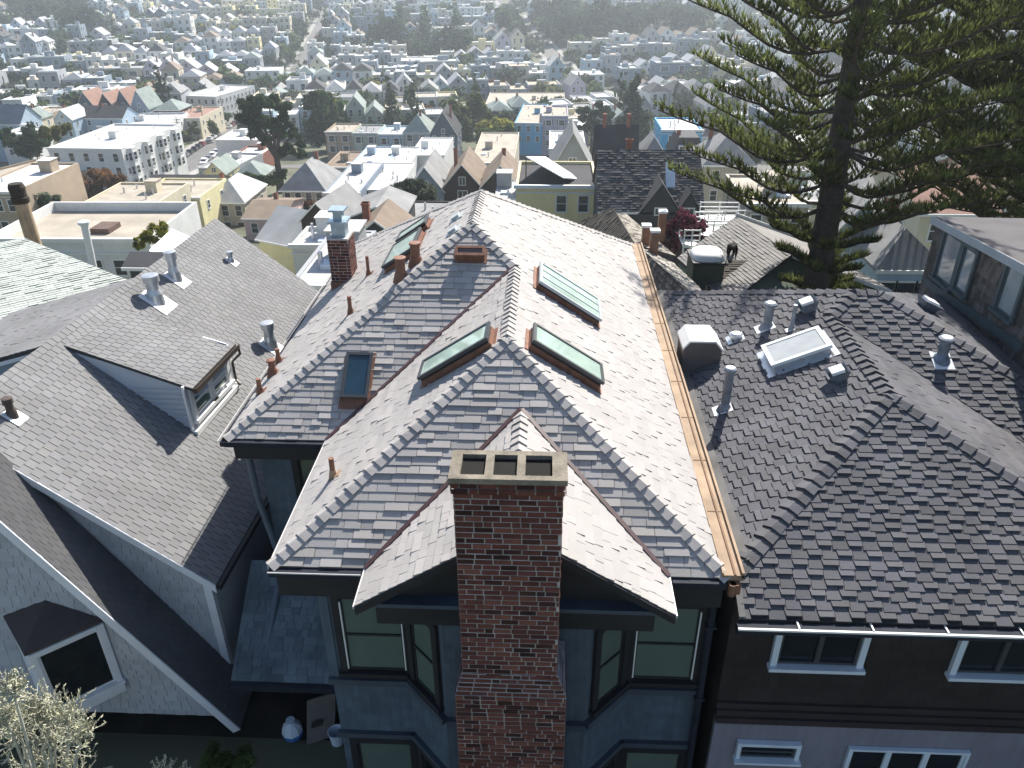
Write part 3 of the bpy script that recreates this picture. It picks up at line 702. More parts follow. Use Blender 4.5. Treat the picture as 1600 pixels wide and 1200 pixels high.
shingles(mb,pw,[[LW(xr3-1,wy-.004,-16),LW(xe3-.22,wy-.004,-16),LW(xe3-.22,wy-.004,z3-.03),LW(xr3,wy-.004,zr3-.2)]],e=.16,w=(.16,.3),t=.02,mode='wall',tint=tw3,r=rw,deck=False,gap=.005)
mb.build('wall_shingles',mWallL,wall3)
mb=MB(); d=(RN-EN); mb.obox(EN+V((0,0,-.2))+LD(0,-.02),d,LD(0,.035),V((0,0,.2)))
mb.build('rake_board',mTrimL,h3)
mb=MB(); mb.obox(LW(xe3-.24,wy-.03,-14.3),LD(.05,0),LD(0,.13),V((0,0,3.0))); mb.obox(LW(xe3-.36,wy-.03,-14.3),LD(.12,0),LD(0,.03),V((0,0,3.0))); mb.build('corner_board',mTrimL,h3)
mb=MB(); mb.obox(EN+LD(.0,0)+V((0,0,-.13)),EF-EN,LD(.1,0),V((0,0,.11))); mb.build('gutter',mTrimD,h3)
# steep front gable with bay window
fy,by=10.72,11.9
sg=1.6; xe_,ze_=-6.28,-14.4; xa=-10.75; za=ze_+sg*(xe_-xa)
g0,g1,g2,g3=V((xe_,fy,ze_)),V((xe_-.12,by,ze_)),V((xa-.12,by,za)),V((xa,fy,za))
m0,m1=V((2*xa-xe_,fy,ze_)),V((2*xa-xe_-.12,by,ze_))
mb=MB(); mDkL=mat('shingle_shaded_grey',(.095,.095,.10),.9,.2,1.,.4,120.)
pg=Plane(g0,g1-g0,(g1-g0).cross(g3-g0) if (g1-g0).cross(g3-g0).x>0 else -(g1-g0).cross(g3-g0))
shingles(mb,pg,[[g0,g1,g2,g3]],e=.15,w=(.165,.17),t=.007,mode='tab',tint=tl,r=r)
pg2=Plane(m0,m1-m0,V((-sg,0,1))); shingles(mb,pg2,[[m0,m1,g2,g3]],e=.15,w=(.3,.4),t=.007,tint=tl,r=r)
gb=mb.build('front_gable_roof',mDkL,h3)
mb=MB(); d=g3-g0; mb.obox(g0+V((-.0,-.03,0))+V((-.16,0,-.1)),d,V((0,.04,0)),V((.16,0,.1))); d2=g3-m0; mb.obox(m0+V((0,-.03,0)),d2,V((0,.04,0)),V((.17,0,-.1))); mb.build('rake_board',mTrimL,gb)
gw=fy+.2
mb=MB(); zb_=-14.25
xb=xe_-.3
mb.prism([V((2*xa-xb,gw,zb_)),V((xb,gw,zb_)),V((xb,gw,zb_+.02)),V((xa,gw,za-.75)),V((2*xa-xb,gw,zb_+.02))],V((0,by-gw,0)))
gwl=mb.build('front_gable_wall',mWallL,h3)
mb=MB(); pw=Plane((xa,gw-.004,zb_),(1,0,0),(0,-1,0)); k0=V((0,-.004,0))
shingles(mb,pw,[[V((xa-1.5,gw-.004,zb_)),V((xb,gw-.004,zb_)),V((xb,gw-.004,zb_+.3)),V((xa,gw-.004,za-.4)),V((xa-1.5,gw-.004,za-2.6))]],e=.15,w=(.16,.3),t=.02,mode='wall',tint=tw3,r=rw,deck=False,gap=.005)
mb.build('wall_shingles',mWallL,gwl)
# bay window: angled right face seen from above, dark hipped cap
bz=aty(158,966,gw).z; R_=aty(158,966,gw-.02); L_=atz(38,1019,bz)
bd=(R_-L_); bn=V((bd.y,-bd.x,0)).normalized(); bn=bn if bn.y<0 else -bn
Fr=V((aty(5,955,gw).x,gw-.01,bz)); zbt=bz-1.95
mb=MB(); mb.prism([V((p.x,p.y,zbt)) for p in (R_,L_,Fr)],V((0,0,bz-zbt))); bay3=mb.build('bay_window',mTrimL,h3)
ap=aty(70,937,gw-.01)
mb=MB(); ov=[R_+bn*.03+V((.04,0,0)),L_+bn*.03+V((.0,-.03,0)),Fr+V((-.04,0,0))]
for q in ((ov[0],ap,ov[1]),(ov[1],ap,ov[2])): mb.prism(q,V((0,0,-.06)))
mb.build('bay_roof',mat('bay_roof_brown',(.062,.05,.05),.8,.15,2.),bay3)
u_=bd.normalized()
f=window(h3,L_+u_*.15+V((0,0,-1.66)),u_,bn,bd.length-.26,1.46,mTrimL,mGlassD,trim=.11,depth=.06,sash='single')
mb=MB(); mb.obox(L_+V((0,0,-1.95)),bd,bn*.12,V((0,0,.2))); mb.build('bay_sill',mTrimL,bay3)
# shed dormer on the roof
d0=P3.px(300,672); d1=P3.px(366,602); e0=atx(288,600,d0.x+.02); e1=V((d1.x+.02,d1.y,e0.z))
rb0=P3.px(100,541); rb1=rb0+(d1-d0)
ov=(e0-rb0).normalized()*.22
t0,t1,t2,t3=rb0+V((0,0,.02)),rb1+V((0,0,.02)),e1+ov+V((0,.06,0)),e0+ov+V((0,-.08,0))
nd=(t1-t0).cross(t3-t0); nd=nd if nd.z>0 else -nd
pd=Plane(t3,t2-t3,nd); mb=MB()
shingles(mb,pd,[[t3,t2,t1,t0]],**dict(T3,thick=.07)); dr_=mb.build('dormer_roof',mL,h3)
mSid=mat('siding_pale',(.52,.55,.60),.65,.06,2.)
mb=MB()
for yy in (d0,d1):
    q=rb0 if yy is d0 else rb1; e=e0 if yy is d0 else e1
    mb.prism([yy+V((0,0,-.1)),e+V((0,0,-.03)),q+V((0,0,-.1))],V((0,.05,0)) if yy is d0 else V((0,-.05,0)))
mb.prism([d0+V((0,0,-.15)),d1+V((0,0,-.15)),e1+V((0,0,-.06)),e0+V((0,0,-.06))],V((-.06,0,0)))
dc=mb.build('dormer_wall',mSid,h3)
mb=MB(); nn=9
for k in range(nn):   # clapboards on the near cheek
    z=d0.z+(e0.z-d0.z)*(k/nn)
    fz=lambda z:(z-rb0.z)/(d0.z-rb0.z)
    xl=rb0.x+(d0.x-rb0.x)*(z-rb0.z)/(d0.z-rb0.z); yl=rb0.y+(d0.y-rb0.y)*(z-rb0.z)/(d0.z-rb0.z)
    mb.obox((xl,yl-.022,z),(d0.x-xl,d0.y-yl,0),(0,-.016,0),(0,0,.022))
mb.build('clapboard',mSid,dc)
dd=(d1-d0); wlen=V((dd.x,dd.y,0)).length; a_=V((dd.x,dd.y,0)).normalized(); no=V((a_.y,-a_.x,0)); no=no if no.x>0 else -no
hz=e0.z-max(d0.z,d1.z)
window(h3,d0+a_*.3+V((0,0,.22)),a_,no,(wlen-.6)*.47,hz-.5,mWhite,mGlassG if 0 else mat('dormer_glass',(.10,.16,.14),.1,.2,2.,spec=.6),trim=.14,depth=.07)
window(h3,d0+a_*(.3+(wlen-.6)*.53)+V((0,0,.22)),a_,no,(wlen-.6)*.47,hz-.5,mWhite,mat('dormer_glass',(.10,.16,.14)),trim=.14,depth=.07)
mb=MB(); mb.obox(d0-a_*.05+V((0,0,-.12))+no*.0,a_*(wlen+.1),no*.16,V((0,0,.12))); mb.obox(d0+V((0,-.05,-.1)),V((0,.09,0)),no*.05,V((0,0,hz+.1))); mb.obox(d1+V((0,-.04,-.1)),V((0,.09,0)),no*.05,V((0,0,hz+.1))); mb.build('dormer_trim',mWhite,dc)
mGb=mat('gutter_bronze',(.06,.045,.035),.45,.2,3.,spec=.5)
mb=MB(); gq=t3+V((0,-.02,-.11)); gd=(t2-t3)
mb.obox(gq,gd,no*.1,V((0,0,.02))); mb.obox(gq+no*.09,gd,no*.015,V((0,0,.12))); mb.obox(gq,gd,no*.015,V((0,0,.12))); mb.obox(gq,gd.normalized()*.015,no*.1,V((0,0,.12)))
mb.path([t2+V((.05,0,-.1)),t2+V((.05,.03,-.3)),V((d1.x+.06,d1.y+.03,t2.z-.5)),V((d1.x+.06,d1.y+.03,d1.z+.15)),d1+V((.2,-.06,.06))],.035,n=8)
mb.build('dormer_gutter',mGb,h3)
# left-side cross gable behind the ridge
q0,q1,q2,q3=aty(212,452,19.2),aty(0,528,17.2),aty(0,563,14.6),aty(110,512,16.4)
mb=MB(); cz=zr3
k0,k1=LW(xr3,19.2,zr3-.02),LW(xr3,14.2,zr3-.02); j0=k0+LD(-3.9,0,-1.15); j1=k1+LD(-3.9,0,-1.15); jj=j1+LD(0,.8)
nj=(k0-k1).cross(j1-k1); nj=nj if nj.z>0 else -nj
kk=LW(xr3,15.0,zr3-.02)
pj=Plane(j1,j0-j1,nj); shingles(mb,pj,[[jj,j0,k0,kk]],e=.15,w=(.3,.5),t=.008,tint=tl,r=r)
mb.build('side_dormer_roof',mL,h3)
mb=MB(); mb.prism([jj+V((0,.2,-.15)),kk+V((0,.2,-.1)),kk+V((0,.2,-.9)),jj+V((0,.2,-2.6))],V((0,.1,0))); mb.obox(jj+V((0,.0,-.2)),kk-jj,V((0,.05,0)),V((0,0,.13)),1); mb.build('side_dormer_wall',[mat('siding_blue',(.30,.38,.46),.7,.06,2.),mTrimL],h3)
# roof vents
def flue_(par,pl,bx,by,tx,ty,r0,label,m=mMetal):
    b=pl.px(bx,by); d=ray(tx,ty); t=d*(b.y/d.y); h=max(.2,t.z-b.z); mb=MB()
    mb.lathe(b-V((0,0,.15)),[(r0*1.25,0),(r0*1.1,.15+h*.25),(r0*.85,.15+h*.45),(r0*.85,.15+h*.72),(r0*1.12,.15+h*.74),(r0*1.12,.15+h),(r0*.6,.15+h*1.02)],18)
    o=mb.build('roof_vent',m,par); o['label']=label
    s=MB(); s.obox(b-pl.u*r0*1.8-pl.v*r0*2.6+pl.n*.014,pl.u*r0*3.6,pl.v*r0*4.4,pl.n*.012); s.build('flashing',mMetalW,o)
flue_(h3,P3,243,468,236,430,.19,'wide galvanised flue near the ridge, larger of the pair')
flue_(h3,P3,274,434,268,393,.15,'slim galvanised flue near the ridge')
flue_(h3,P3,423,540,420,504,.17,'galvanised flue near the eave')
flue_(h3,P3,361,408,358,393,.09,'small conical vent')
flue_(h3,P3,20,650,8,622,.09,'brown conical pipe vent',mat('pipe_brown',(.10,.075,.065),.6,.2,4.))

# ================================================================== weathered shingle building at the right
mWood=mat('shingle_weathered',(.115,.10,.09),.9,.35,1.5,.3,60.,streak=.3)
mTeal=mat('trim_teal_grey',(.075,.10,.105),.6,.15,3.)
h4=thing('weathered_shingle_house','grey brown weathered shingle building with teal trimmed windows beside the big conifer','house',(13,19,-12))
wx=10.6
c_t=atx(1465,346,wx); c_e=atx(1600,418,wx)
ytop=c_t.y; zt0=c_t.z; zt1=c_e.z+(c_e.z-c_t.z)/(c_e.y-c_t.y)*(8-c_e.y)
mb=MB(); pts=[V((wx,8,-20)),V((wx,ytop,-20)),V((wx,ytop,zt0)),V((wx,8,zt1))]; mb.prism(pts,V((7,0,0))); wl4=mb.build('wall',mWood,h4)
mb=MB(); rw=random.Random(12); pw=Plane(V((wx-.004,8,-10)),(0,1,0),(-1,0,0))
shingles(mb,pw,[[V((wx-.004,10,-10)),V((wx-.004,ytop,-10)),V((wx-.004,ytop,zt0-.02)),V((wx-.004,10,zt1-.02))]],e=.16,w=(.1,.26),t=.014,mode='wall',tint=lambda r:r.uniform(.6,1.35),r=rw,deck=False,gap=.004)
pw=Plane(V((wx,ytop+.004,-10)),(1,0,0),(0,1,0))
mb.build('wall_shingles',mWood,wl4)
mb=MB(); mb.prism([V((wx-.1,8,zt1)),V((wx-.1,ytop+.1,zt0)),V((wx+8,ytop+.2,zt0-.1)),V((wx+8,8,zt1-.1))],V((0,0,.1)))
mb.build('roof',mat('roof_membrane_grey',(.10,.095,.10),.9,.25,1.,.2,40.),h4)
mb=MB(); mb.obox(V((wx-.13,8,zt1-.08)),V((0,ytop+.1-8,zt0-zt1)),V((-.02,0,0)),V((0,0,.2))); mb.build('roof_edge',mat('edge_pale_blue',(.33,.37,.40),.5,.1,2.),h4)
def w4(pxs,glass,sash='single',fm=mTeal,trim=.1):
    ps=[atx(x,y,wx) for x,y in pxs]; ys=sorted(p.y for p in ps); zs_=sorted(p.z for p in ps)
    y0,y1=(ys[0]+ys[1])/2,(ys[2]+ys[3])/2; z0,z1=(zs_[0]+zs_[1])/2,(zs_[2]+zs_[3])/2
    window(h4,(wx-.03,y1,z0),(0,-1,0),(-1,0,0),y1-y0,z1-z0,fm,glass,trim=trim,depth=.07,sash=sash)
mRefl=glassmat('window_glass_sky',(.30,.34,.35),.04,.9)
w4([(1487,362),(1460,430),(1510,382),(1486,445)],mRefl)
w4([(1516,386),(1492,448),(1533,398),(1510,458)],mRefl)
w4([(1582,410),(1560,480),(1606,424),(1586,502)],mRefl)
mb=MB(); zz=atx(1500,470,wx)
for (x,y0,y1) in ((1,0,0),):
    p=atx(1448,440,wx); q=atx(1600,545,wx); mb.obox(V((wx-.03,p.y,p.z-.1)),V((0,q.y-p.y,q.z-p.z)),V((-.06,0,0)),V((0,0,.22)))
mb.build('base_board',mTeal,h4)

# ---- things left in the side passage
sk_=thing('plastic_sack','white and blue plastic sack leaning in the dark side passage','sack',(-5.35,11.1,-15.1))
mb=MB(); mb.lathe(V((-5.35,11.1,-15.1)),[(.12,0),(.2,.05),(.225,.2),(.2,.34),(.11,.43),(.05,.47),(.1,.54)],9); mb.build('sack',mWhiteB,sk_,smooth=True)
mb=MB(); mb.lathe(V((-5.35,11.1,-15.1)),[(.205,.055),(.229,.14),(.231,.2)],9); mb.build('blue_band',mat('plastic_blue',(.05,.16,.42),.4,.1,3.),sk_,smooth=True)
cb=thing('cardboard_sheet','grey brown cardboard sheet leaning in the side passage beside the white sack','board',(-4.75,11.0,-15.1))
mb=MB(); mb.obox((-5.0,10.9,-15.1),(.55,.25,0),(-.012,.03,0),(.1,.2,1.15)); mb.build('sheet',mat('card',(.17,.15,.14),.8,.15,3.),cb)
mb=MB(); mb.obox((-4.85,10.94,-14.6),(.22,.1,0),(0,-.012,0),(.02,.03,.12)); mb.build('print',mat('ink',(.03,.03,.03),.8,.1,3.),cb)
bk=thing('bucket','small white bucket by the leaning cardboard in the side passage','bucket',(-4.35,11.0,-15.1))
mb=MB(); mb.lathe(V((-4.35,11.0,-15.1)),[(.13,0),(.17,.34),(.18,.36),(.16,.36),(.12,.04)],14); mb.build('bucket_body',mWhiteB,bk)

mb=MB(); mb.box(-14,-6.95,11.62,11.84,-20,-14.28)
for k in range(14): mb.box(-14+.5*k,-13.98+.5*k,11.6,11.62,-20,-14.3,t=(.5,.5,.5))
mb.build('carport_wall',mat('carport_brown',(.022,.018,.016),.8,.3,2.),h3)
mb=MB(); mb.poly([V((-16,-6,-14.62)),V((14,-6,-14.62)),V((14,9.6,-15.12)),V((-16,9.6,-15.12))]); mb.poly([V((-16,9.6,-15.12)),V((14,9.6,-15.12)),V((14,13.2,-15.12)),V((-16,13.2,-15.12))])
o=mb.build('yard',mat('yard_painted_shade',(.022,.02,.018),.95,.5,1.5,.4,12.),None); o['kind']='structure'  # near-black ground sheet: the shade of the passage is put into its colour
# ================================================================== terrain, streets, haze
PROF=[(-60,-11),(0,-14.2),(12,-15.2),(25,-19),(45,-24),(70,-30),(130,-42),(230,-55),(350,-63),(460,-66),(520,-65),(600,-60),(700,-54),(800,-46),(900,-33),(1000,-16),(1200,12)]
def zg(x,y):
    for (y0,z0),(y1,z1) in zip(PROF,PROF[1:]):
        if y<=y1: 
            t=max(0,(y-y0)/(y1-y0)); z=z0+(z1-z0)*t; break
    else: z=PROF[-1][1]
    if y>500: z+= min(1,(y-500)/300)*(6*math.sin(x*.006+.7)+3*math.sin(x*.017))
    return z
mb=MB(); xs=[-900+60*i for i in range(31)]; ys=[-50,-20,0,8,12,18,25,35,45,58,70,85,100,115,130]+[150+20*i for i in range(52)]
nx=len(xs)
for j in range(len(ys)-1):
    for i in range(nx-1):
        mb.poly([(xs[a],ys[b],zg(xs[a],ys[b])) for a,b in ((i,j),(i+1,j),(i+1,j+1),(i,j+1))])
mGr=mat('ground_garden',(.11,.115,.075),.95,.5,.06,.0)
g=mb.build('ground',mGr,weld=True,smooth=True); g['kind']='structure'
BETA=math.radians(-10); cD=V((math.sin(BETA),math.cos(BETA),0)); cC=V((math.cos(BETA),-math.sin(BETA),0))
def ab(a,b): p=cC*a+cD*b; return V((p.x,p.y,zg(p.x,p.y)))
mAsp=mat('asphalt',(.14,.137,.132),.9,.2,.3,.1,8.)
mPav=mat('pavement_concrete',(.30,.29,.27),.9,.15,.4)
STREETS=[-222,-64,100,262]
def ribbon(a0,a1,b0,b1,dz,along='d',step=10):
    mb=MB(); n=int((b1-b0)/step)
    for k in range(n):
        u0,u1=b0+k*step,b0+(k+1)*step
        if along=='d': q=[ab(a0,u0),ab(a1,u0),ab(a1,u1),ab(a0,u1)]
        else: q=[ab(u0,a0),ab(u1,a0),ab(u1,a1),ab(u0,a1)]
        mb.poly([p+V((0,0,dz)) for p in q])
    return mb
for k,a in enumerate(STREETS):
    mb=ribbon(a-5.5,a+5.5,140 if a==-64 else 170,880,.12); o=mb.build('street',mAsp,weld=True); o['kind']='structure'
    for s in (-1,1):
        mb=MB(); n=74
        for q in range(n):
            u0=140+q*10; A=[ab(a+s*5.5,u0),ab(a+s*8.5,u0),ab(a+s*8.5,u0+10),ab(a+s*5.5,u0+10)]
            if s<0: A=[A[1],A[0],A[3],A[2]]
            T=[p+V((0,0,.26)) for p in A]; mb.poly(T); e=(0,3) if s>0 else (1,2)
            mb.poly([A[e[0]],A[e[1]],T[e[1]],T[e[0]]])
        o=mb.build('pavement',mPav); o['kind']='structure'
XST=[150+84*k for k in range(9)]
for b in XST:
    mb=ribbon(b-4.5,b+4.5,-640,640,.10,'c',20); o=mb.build('street',mAsp,weld=True); o['kind']='structure'
# haze: pale even air between here and the far hillside
mb=MB(); mb.box(-905,905,-55,1192,-80,34)
hm=bpy.data.materials.new('haze'); hm.use_nodes=True; nt=hm.node_tree; nt.nodes.remove(nt.nodes['Principled BSDF'])
pv=nt.nodes.new('ShaderNodeVolumePrincipled'); pv.inputs['Color'].default_value=(.84,.92,1,1); pv.inputs['Density'].default_value=.00028; pv.inputs['Anisotropy'].default_value=.5
nt.links.new(pv.outputs[0],nt.nodes['Material Output'].inputs['Volume'])
hz_=mb.build('haze',hm); hz_['kind']='stuff'
# ================================================================== generic town houses (local frame: facade on y=0 facing -Y, base at z=0)
def wmat(n,c): return mat('wall_'+n,c,.8,.10,.6,streak=.08)
WALLS={'white':(.66,.66,.64),'cream':(.62,.56,.42),'pale yellow':(.72,.65,.38),'beige':(.48,.43,.35),'tan':(.40,.32,.24),'pale blue':(.36,.46,.55),'sky blue':(.13,.40,.62),'grey':(.34,.35,.37),'blue grey':(.22,.27,.33),'lavender':(.42,.40,.48),'pale green':(.38,.44,.38),'dark brown':(.055,.04,.035),'black':(.03,.03,.033),'pink':(.55,.40,.38),'slate blue':(.10,.14,.19),'brick red':(.24,.10,.07),'green':(.13,.16,.12),'charcoal':(.06,.06,.065)}
ROOFS={'white':(.60,.60,.585),'pale grey':(.46,.46,.45),'grey':(.26,.26,.26),'tan':(.38,.34,.28),'brown':(.22,.17,.13),'dark':(.075,.075,.08),'charcoal':(.05,.05,.055),'reddish':(.30,.18,.14),'green grey':(.25,.29,.27)}
def WM(n): return mat('wall_'+n.replace(' ','_'),WALLS[n],.8,.10,.6,streak=.08)
def RM(n): return mat('roof_'+n.replace(' ','_'),ROOFS[n],.85,.22,.45,.3,25.,fine=.12,spec=.2)
mTrimW=mat('trim_white',(.72,.72,.70),.6,.05,2.)
mGlT=glassmat('town_glass',(.03,.04,.05),.1,.6)
WC={}
def wmesh(w,h,fm,gm,kind='double'):
    k=(round(w,2),round(h,2),fm.name,gm.name,kind)
    if k in WC: return WC[k]
    mb=MB(); t=.12
    mb.box(-w/2-t,-w/2,-.07,.02,-t,h+t); mb.box(w/2,w/2+t,-.07,.02,-t,h+t); mb.box(-w/2,w/2,-.07,.02,h,h+t); mb.box(-w/2-.05,w/2+.05,-.12,.02,-t,0)
    if kind=='double': mb.box(-w/2,w/2,-.045,.0,h*.5-.03,h*.5+.03)
    if kind=='pair': mb.box(-.05,.05,-.05,0,0,h)
    mb.box(-w/2,w/2,-.03,.02,0,h,m=1)
    o=mb.build('window',[fm,gm]); me=o.data; bpy.data.objects.remove(o); WC[k]=me; return me
def addwin(par,x,y,z,w,h,rz=0,fm=None,gm=None,kind='double',sub=None):
    o=bpy.data.objects.new('window',wmesh(w,h,fm or mTrimW,gm or mGlT,kind)); COL.objects.link(o); o.parent=sub or par
    o.location=(x,y,z); o.rotation_euler=(0,0,rz); CH.setdefault((sub or par).name,[]).append(o); return o
def gen(name,label,cat,w,d,h,kind,wall,roofc,rh=2.5,loc=None,rz=0,group=None,wins=(2,2),side=1,sden=5.,ov=.3,bay=False,trim=None,extras=True,seed=0,garage=False,fm=None,gm=None,winh=1.5,winw=.95,roofm=None,par=.5,shing=None):
    r=random.Random(seed*7+3); root=thing(name,label,cat,(0,0,0),0,group)
    wm=WM(wall) if isinstance(wall,str) else wall; rm=roofm or RM(roofc); tm=trim or mTrimW
    mb=MB(); x0,x1=-w/2,w/2
    B=-8   # walls run on below grade because the ground slopes
    if kind=='flat':
        mb.box(x0,x1,0,d,B,h); t=.25
        mb.box(x0,x1,0,t,h,h+par); mb.box(x0,x1,d-t,d,h,h+par); mb.box(x0,x0+t,t,d-t,h,h+par); mb.box(x1-t,x1,t,d-t,h,h+par)
    elif kind=='gable':
        mb.prism([V((x0,0,B)),V((x1,0,B)),V((x1,0,h)),V((0,0,h+rh-.12)),V((x0,0,h))],V((0,d,0)))
    elif kind=='side':
        mb.prism([V((x0,0,B)),V((x0,d,B)),V((x0,d,h)),V((x0,d/2,h+rh-.12)),V((x0,0,h))],V((w,0,0)))
    else: mb.box(x0,x1,0,d,B,h)
    wallo=mb.build('wall',wm,root)
    mb=MB(); th=.16
    if kind=='flat': mb.box(x0+.25,x1-.25,.25,d-.25,h+.005,h+.03)
    elif kind=='gable':
        for s in (-1,1):
            e=V((s*(w/2+ov),-ov,h-ov*rh/(w/2))); f=V((s*(w/2+ov),d+ov,e.z)); a=V((0,-ov,h+rh)); b=V((0,d+ov,h+rh))
            mb.prism([e,f,b,a],V((0,0,-th)))
            if shing:
                pl=Plane(e,f-e,V((s*rh,0,w/2))); shingles(mb,pl,[[e,f,b,a]],deck=False,r=r,**shing)
    elif kind=='side':
        for s in (-1,1):
            yb=d/2+s*(d/2+ov); z=h-ov*rh/(d/2)
            e,f,b,a=V((x0-ov,yb,z)),V((x1+ov,yb,z)),V((x1+ov,d/2,h+rh)),V((x0-ov,d/2,h+rh))
            mb.prism([e,f,b,a],V((0,0,-th)))
            if shing and s<0:
                pl=Plane(e,f-e,V((0,s*rh,d/2))); shingles(mb,pl,[[e,f,b,a]],deck=False,r=r,**shing)
    elif kind=='hip':
        m=min(w,d)/2; z=h; 
        c=[V((x0-ov,-ov,z)),V((x1+ov,-ov,z)),V((x1+ov,d+ov,z)),V((x0-ov,d+ov,z))]
        if d>=w: p,q=V((0,m,z+rh)),V((0,d-m,z+rh)); fs=[[c[0],c[1],p],[c[1],c[2],q,p],[c[2],c[3],q],[c[3],c[0],p,q]]
        else: p,q=V((x0+m,d/2,z+rh)),V((x1-m,d/2,z+rh)); fs=[[c[0],c[1],q,p],[c[1],c[2],q],[c[2],c[3],p,q],[c[3],c[0],p]]
        for fc in fs: mb.poly(fc)
        mb.prism(c,V((0,0,-th)))
    elif kind=='mansard':
        c=[V((x0-ov,-ov,h)),V((x1+ov,-ov,h)),V((x1+ov,d+ov,h)),V((x0-ov,d+ov,h))]; i=.9
        t_=[V((x0+i,i,h+rh)),V((x1-i,i,h+rh)),V((x1-i,d-i,h+rh)),V((x0+i,d-i,h+rh))]
        for k in range(4): mb.poly([c[k],c[(k+1)%4],t_[(k+1)%4],t_[k]])
        mb.poly(t_); mb.prism(c,V((0,0,-th)))
    ro=mb.build('roof',rm,root)
    if kind=='flat':
        mb=MB(); mb.box(x0-.22,x1+.22,-.3,0,h+par-.32,h+par+.04); mb.box(x0-.1,x1+.1,-.16,0,h-.5,h-.38); mb.build('cornice',tm,root)
    elif kind=='gable':
        mb=MB()
        for s in (-1,1):
            e=V((s*(w/2+ov),-ov-.05,h-ov*rh/(w/2)-.2)); a=V((0,-ov-.05,h+rh-.2)); mb.obox(e,a-e,V((0,.05,0)),V((0,0,.2)))
        mb.build('rake_board',tm,root)
    elif kind in('hip','side'):
        mb=MB(); mb.box(x0-ov,x1+ov,-ov-.1,-ov,h-(ov*rh/(d/2) if kind=='side' else 0)-.22,h-(ov*rh/(d/2) if kind=='side' else 0)-.02); mb.build('gutter',tm,root)
    if extras and kind=='flat':
        if r.random()<.7:
            mb=MB(); ex,ey=r.uniform(x0*.5,x1*.5),d*r.uniform(.4,.7); mb.box(ex-.9,ex+.9,ey,ey+2,h,h+1.7); mb.box(ex-1,ex+1,ey-.1,ey+2.1,h+1.7,h+1.8,m=1); mb.build('stair_box',[wm,rm],root)
        for k in range(r.randint(2,5)):
            mb=MB(); ex,ey=r.uniform(x0*.7,x1*.7),d*r.uniform(.15,.9); mb.tube((ex,ey,h),(ex,ey,h+r.uniform(.5,1.2)),.14,n=8); mb.build('roof_vent',mMetal,root)
        if r.random()<.5:
            mb=MB(); ex,ey=r.uniform(x0*.6,x1*.6),d*.25; mb.box(ex-.6,ex+.6,ey,ey+1,h,h+.3); mb.build('skylight',mWhiteB,root)
    elif extras and r.random()<.6:
        mb=MB(); ex=r.uniform(-.3,.3)*w; ey=d*r.uniform(.35,.8); mb.box(ex-.3,ex+.3,ey-.3,ey+.3,h,h+rh+.7); mb.box(ex-.36,ex+.36,ey-.36,ey+.36,h+rh+.55,h+rh+.7); mb.build('chimney',mBrickP,root)
    nr,nc=wins
    yb=0
    if bay and nc:
        bw=w*.36; 
        for bx in ((-w*.25,w*.25) if w>6.5 else (w*.12,)):
            mb=MB(); mb.prism([V((bx-bw/2,0,2.6)),V((bx-bw/2+.5,-.8,2.6)),V((bx+bw/2-.5,-.8,2.6)),V((bx+bw/2,0,2.6))],V((0,0,h-3.0+(.0 if kind!='flat' else .3))))
            bo=mb.build('bay_window',wm,root)
            for k in range(nr):
                z=h-2.3-k*3.0
                if z<2.4: break
                addwin(root,bx,-.8,z,bw-1.3,winh,0,fm,gm,'double',bo)
                for s in (-1,1): addwin(root,bx+s*(bw/2-.25),-.4,z,.5,winh,s*math.atan2(.8,.5),fm,gm,'double',bo)
    elif nc:
        for k in range(nr):
            z=h-2.35-k*3.0
            if z<-3: break
            for c in range(nc):
                addwin(root,x0+w*(c+.5)/nc,0,z,winw if nc>1 else winw*1.5,winh,0,fm,gm,'double' if nc>1 else 'pair')
    if kind=='gable' and rh>2.2: addwin(root,0,0,h+.15,.9,min(1.2,rh*.4),0,fm,gm,'pair')
    if kind=='mansard':
        for c in range(2): 
            mb=MB(); mb.box(-.7+ (c-.5)*w*.45,.7+(c-.5)*w*.45,.05,1.2,h+.4,h+1.9); dm=mb.build('dormer',wm,root); addwin(root,(c-.5)*w*.45,.05,h+.6,.9,1.1,0,fm,gm,'double',dm)
    if side:
        ns=max(1,int(d/sden))
        for s in (-1,1):
            for k in range(min(nr,3)):
                for c in range(ns):
                    z=h-2.35-k*3.0
                    if z<-2: continue
                    addwin(root,s*w/2,d*(c+.5)/ns,z,.8,1.3,s*math.pi/2,fm,gm)
    if garage:
        mb=MB(); mb.box(-1.3,1.3,-.04,.05,.0,2.2); mb.build('garage_door',tm,root)
    if loc is not None: root.location=loc; root.rotation_euler=(0,0,rz)
    return root
mBrickP=mat('brick_plain',(.26,.11,.075),.9,.3,3.,.2,20.)
OCC=[]     # (x,y,radius) already taken
def place_px(x0,x1,py,Y,rz=0):
    """facade top edge runs from pixel column x0 to x1 at pixel row py and distance Y: centre, width"""
    p=aty(x0,py,Y); d=V((math.cos(rz),math.sin(rz),0)); lo,hi=.5,80
    for _ in range(40):
        m=(lo+hi)/2
        if proj(p+d*m)[0]<x1: lo=m
        else: hi=m
    return p+d*lo*.5, lo
def mid(name,label,cat,x0,x1,py,Y,d,kind,wall,roofc,rz=0,rh=2.5,h=None,**k):
    rz=math.radians(rz); c,w=place_px(x0,x1,py,Y,rz); base=zg(c.x,c.y)
    hh=h or max(3.5,c.z-base); 
    o=gen(name,label,cat,w,d,hh,kind,wall,roofc,rh=rh,loc=(c.x,c.y,c.z-hh),rz=rz,**k)
    n=max(1,int(d/w)); 
    for i in range(n+1):
        t=d*(i+.5)/(n+1); OCC.append((c.x-math.sin(rz)*t,c.y+math.cos(rz)*t,max(w,d/(n+1))*.55))
    LM[label]=o
    return o
LM={}
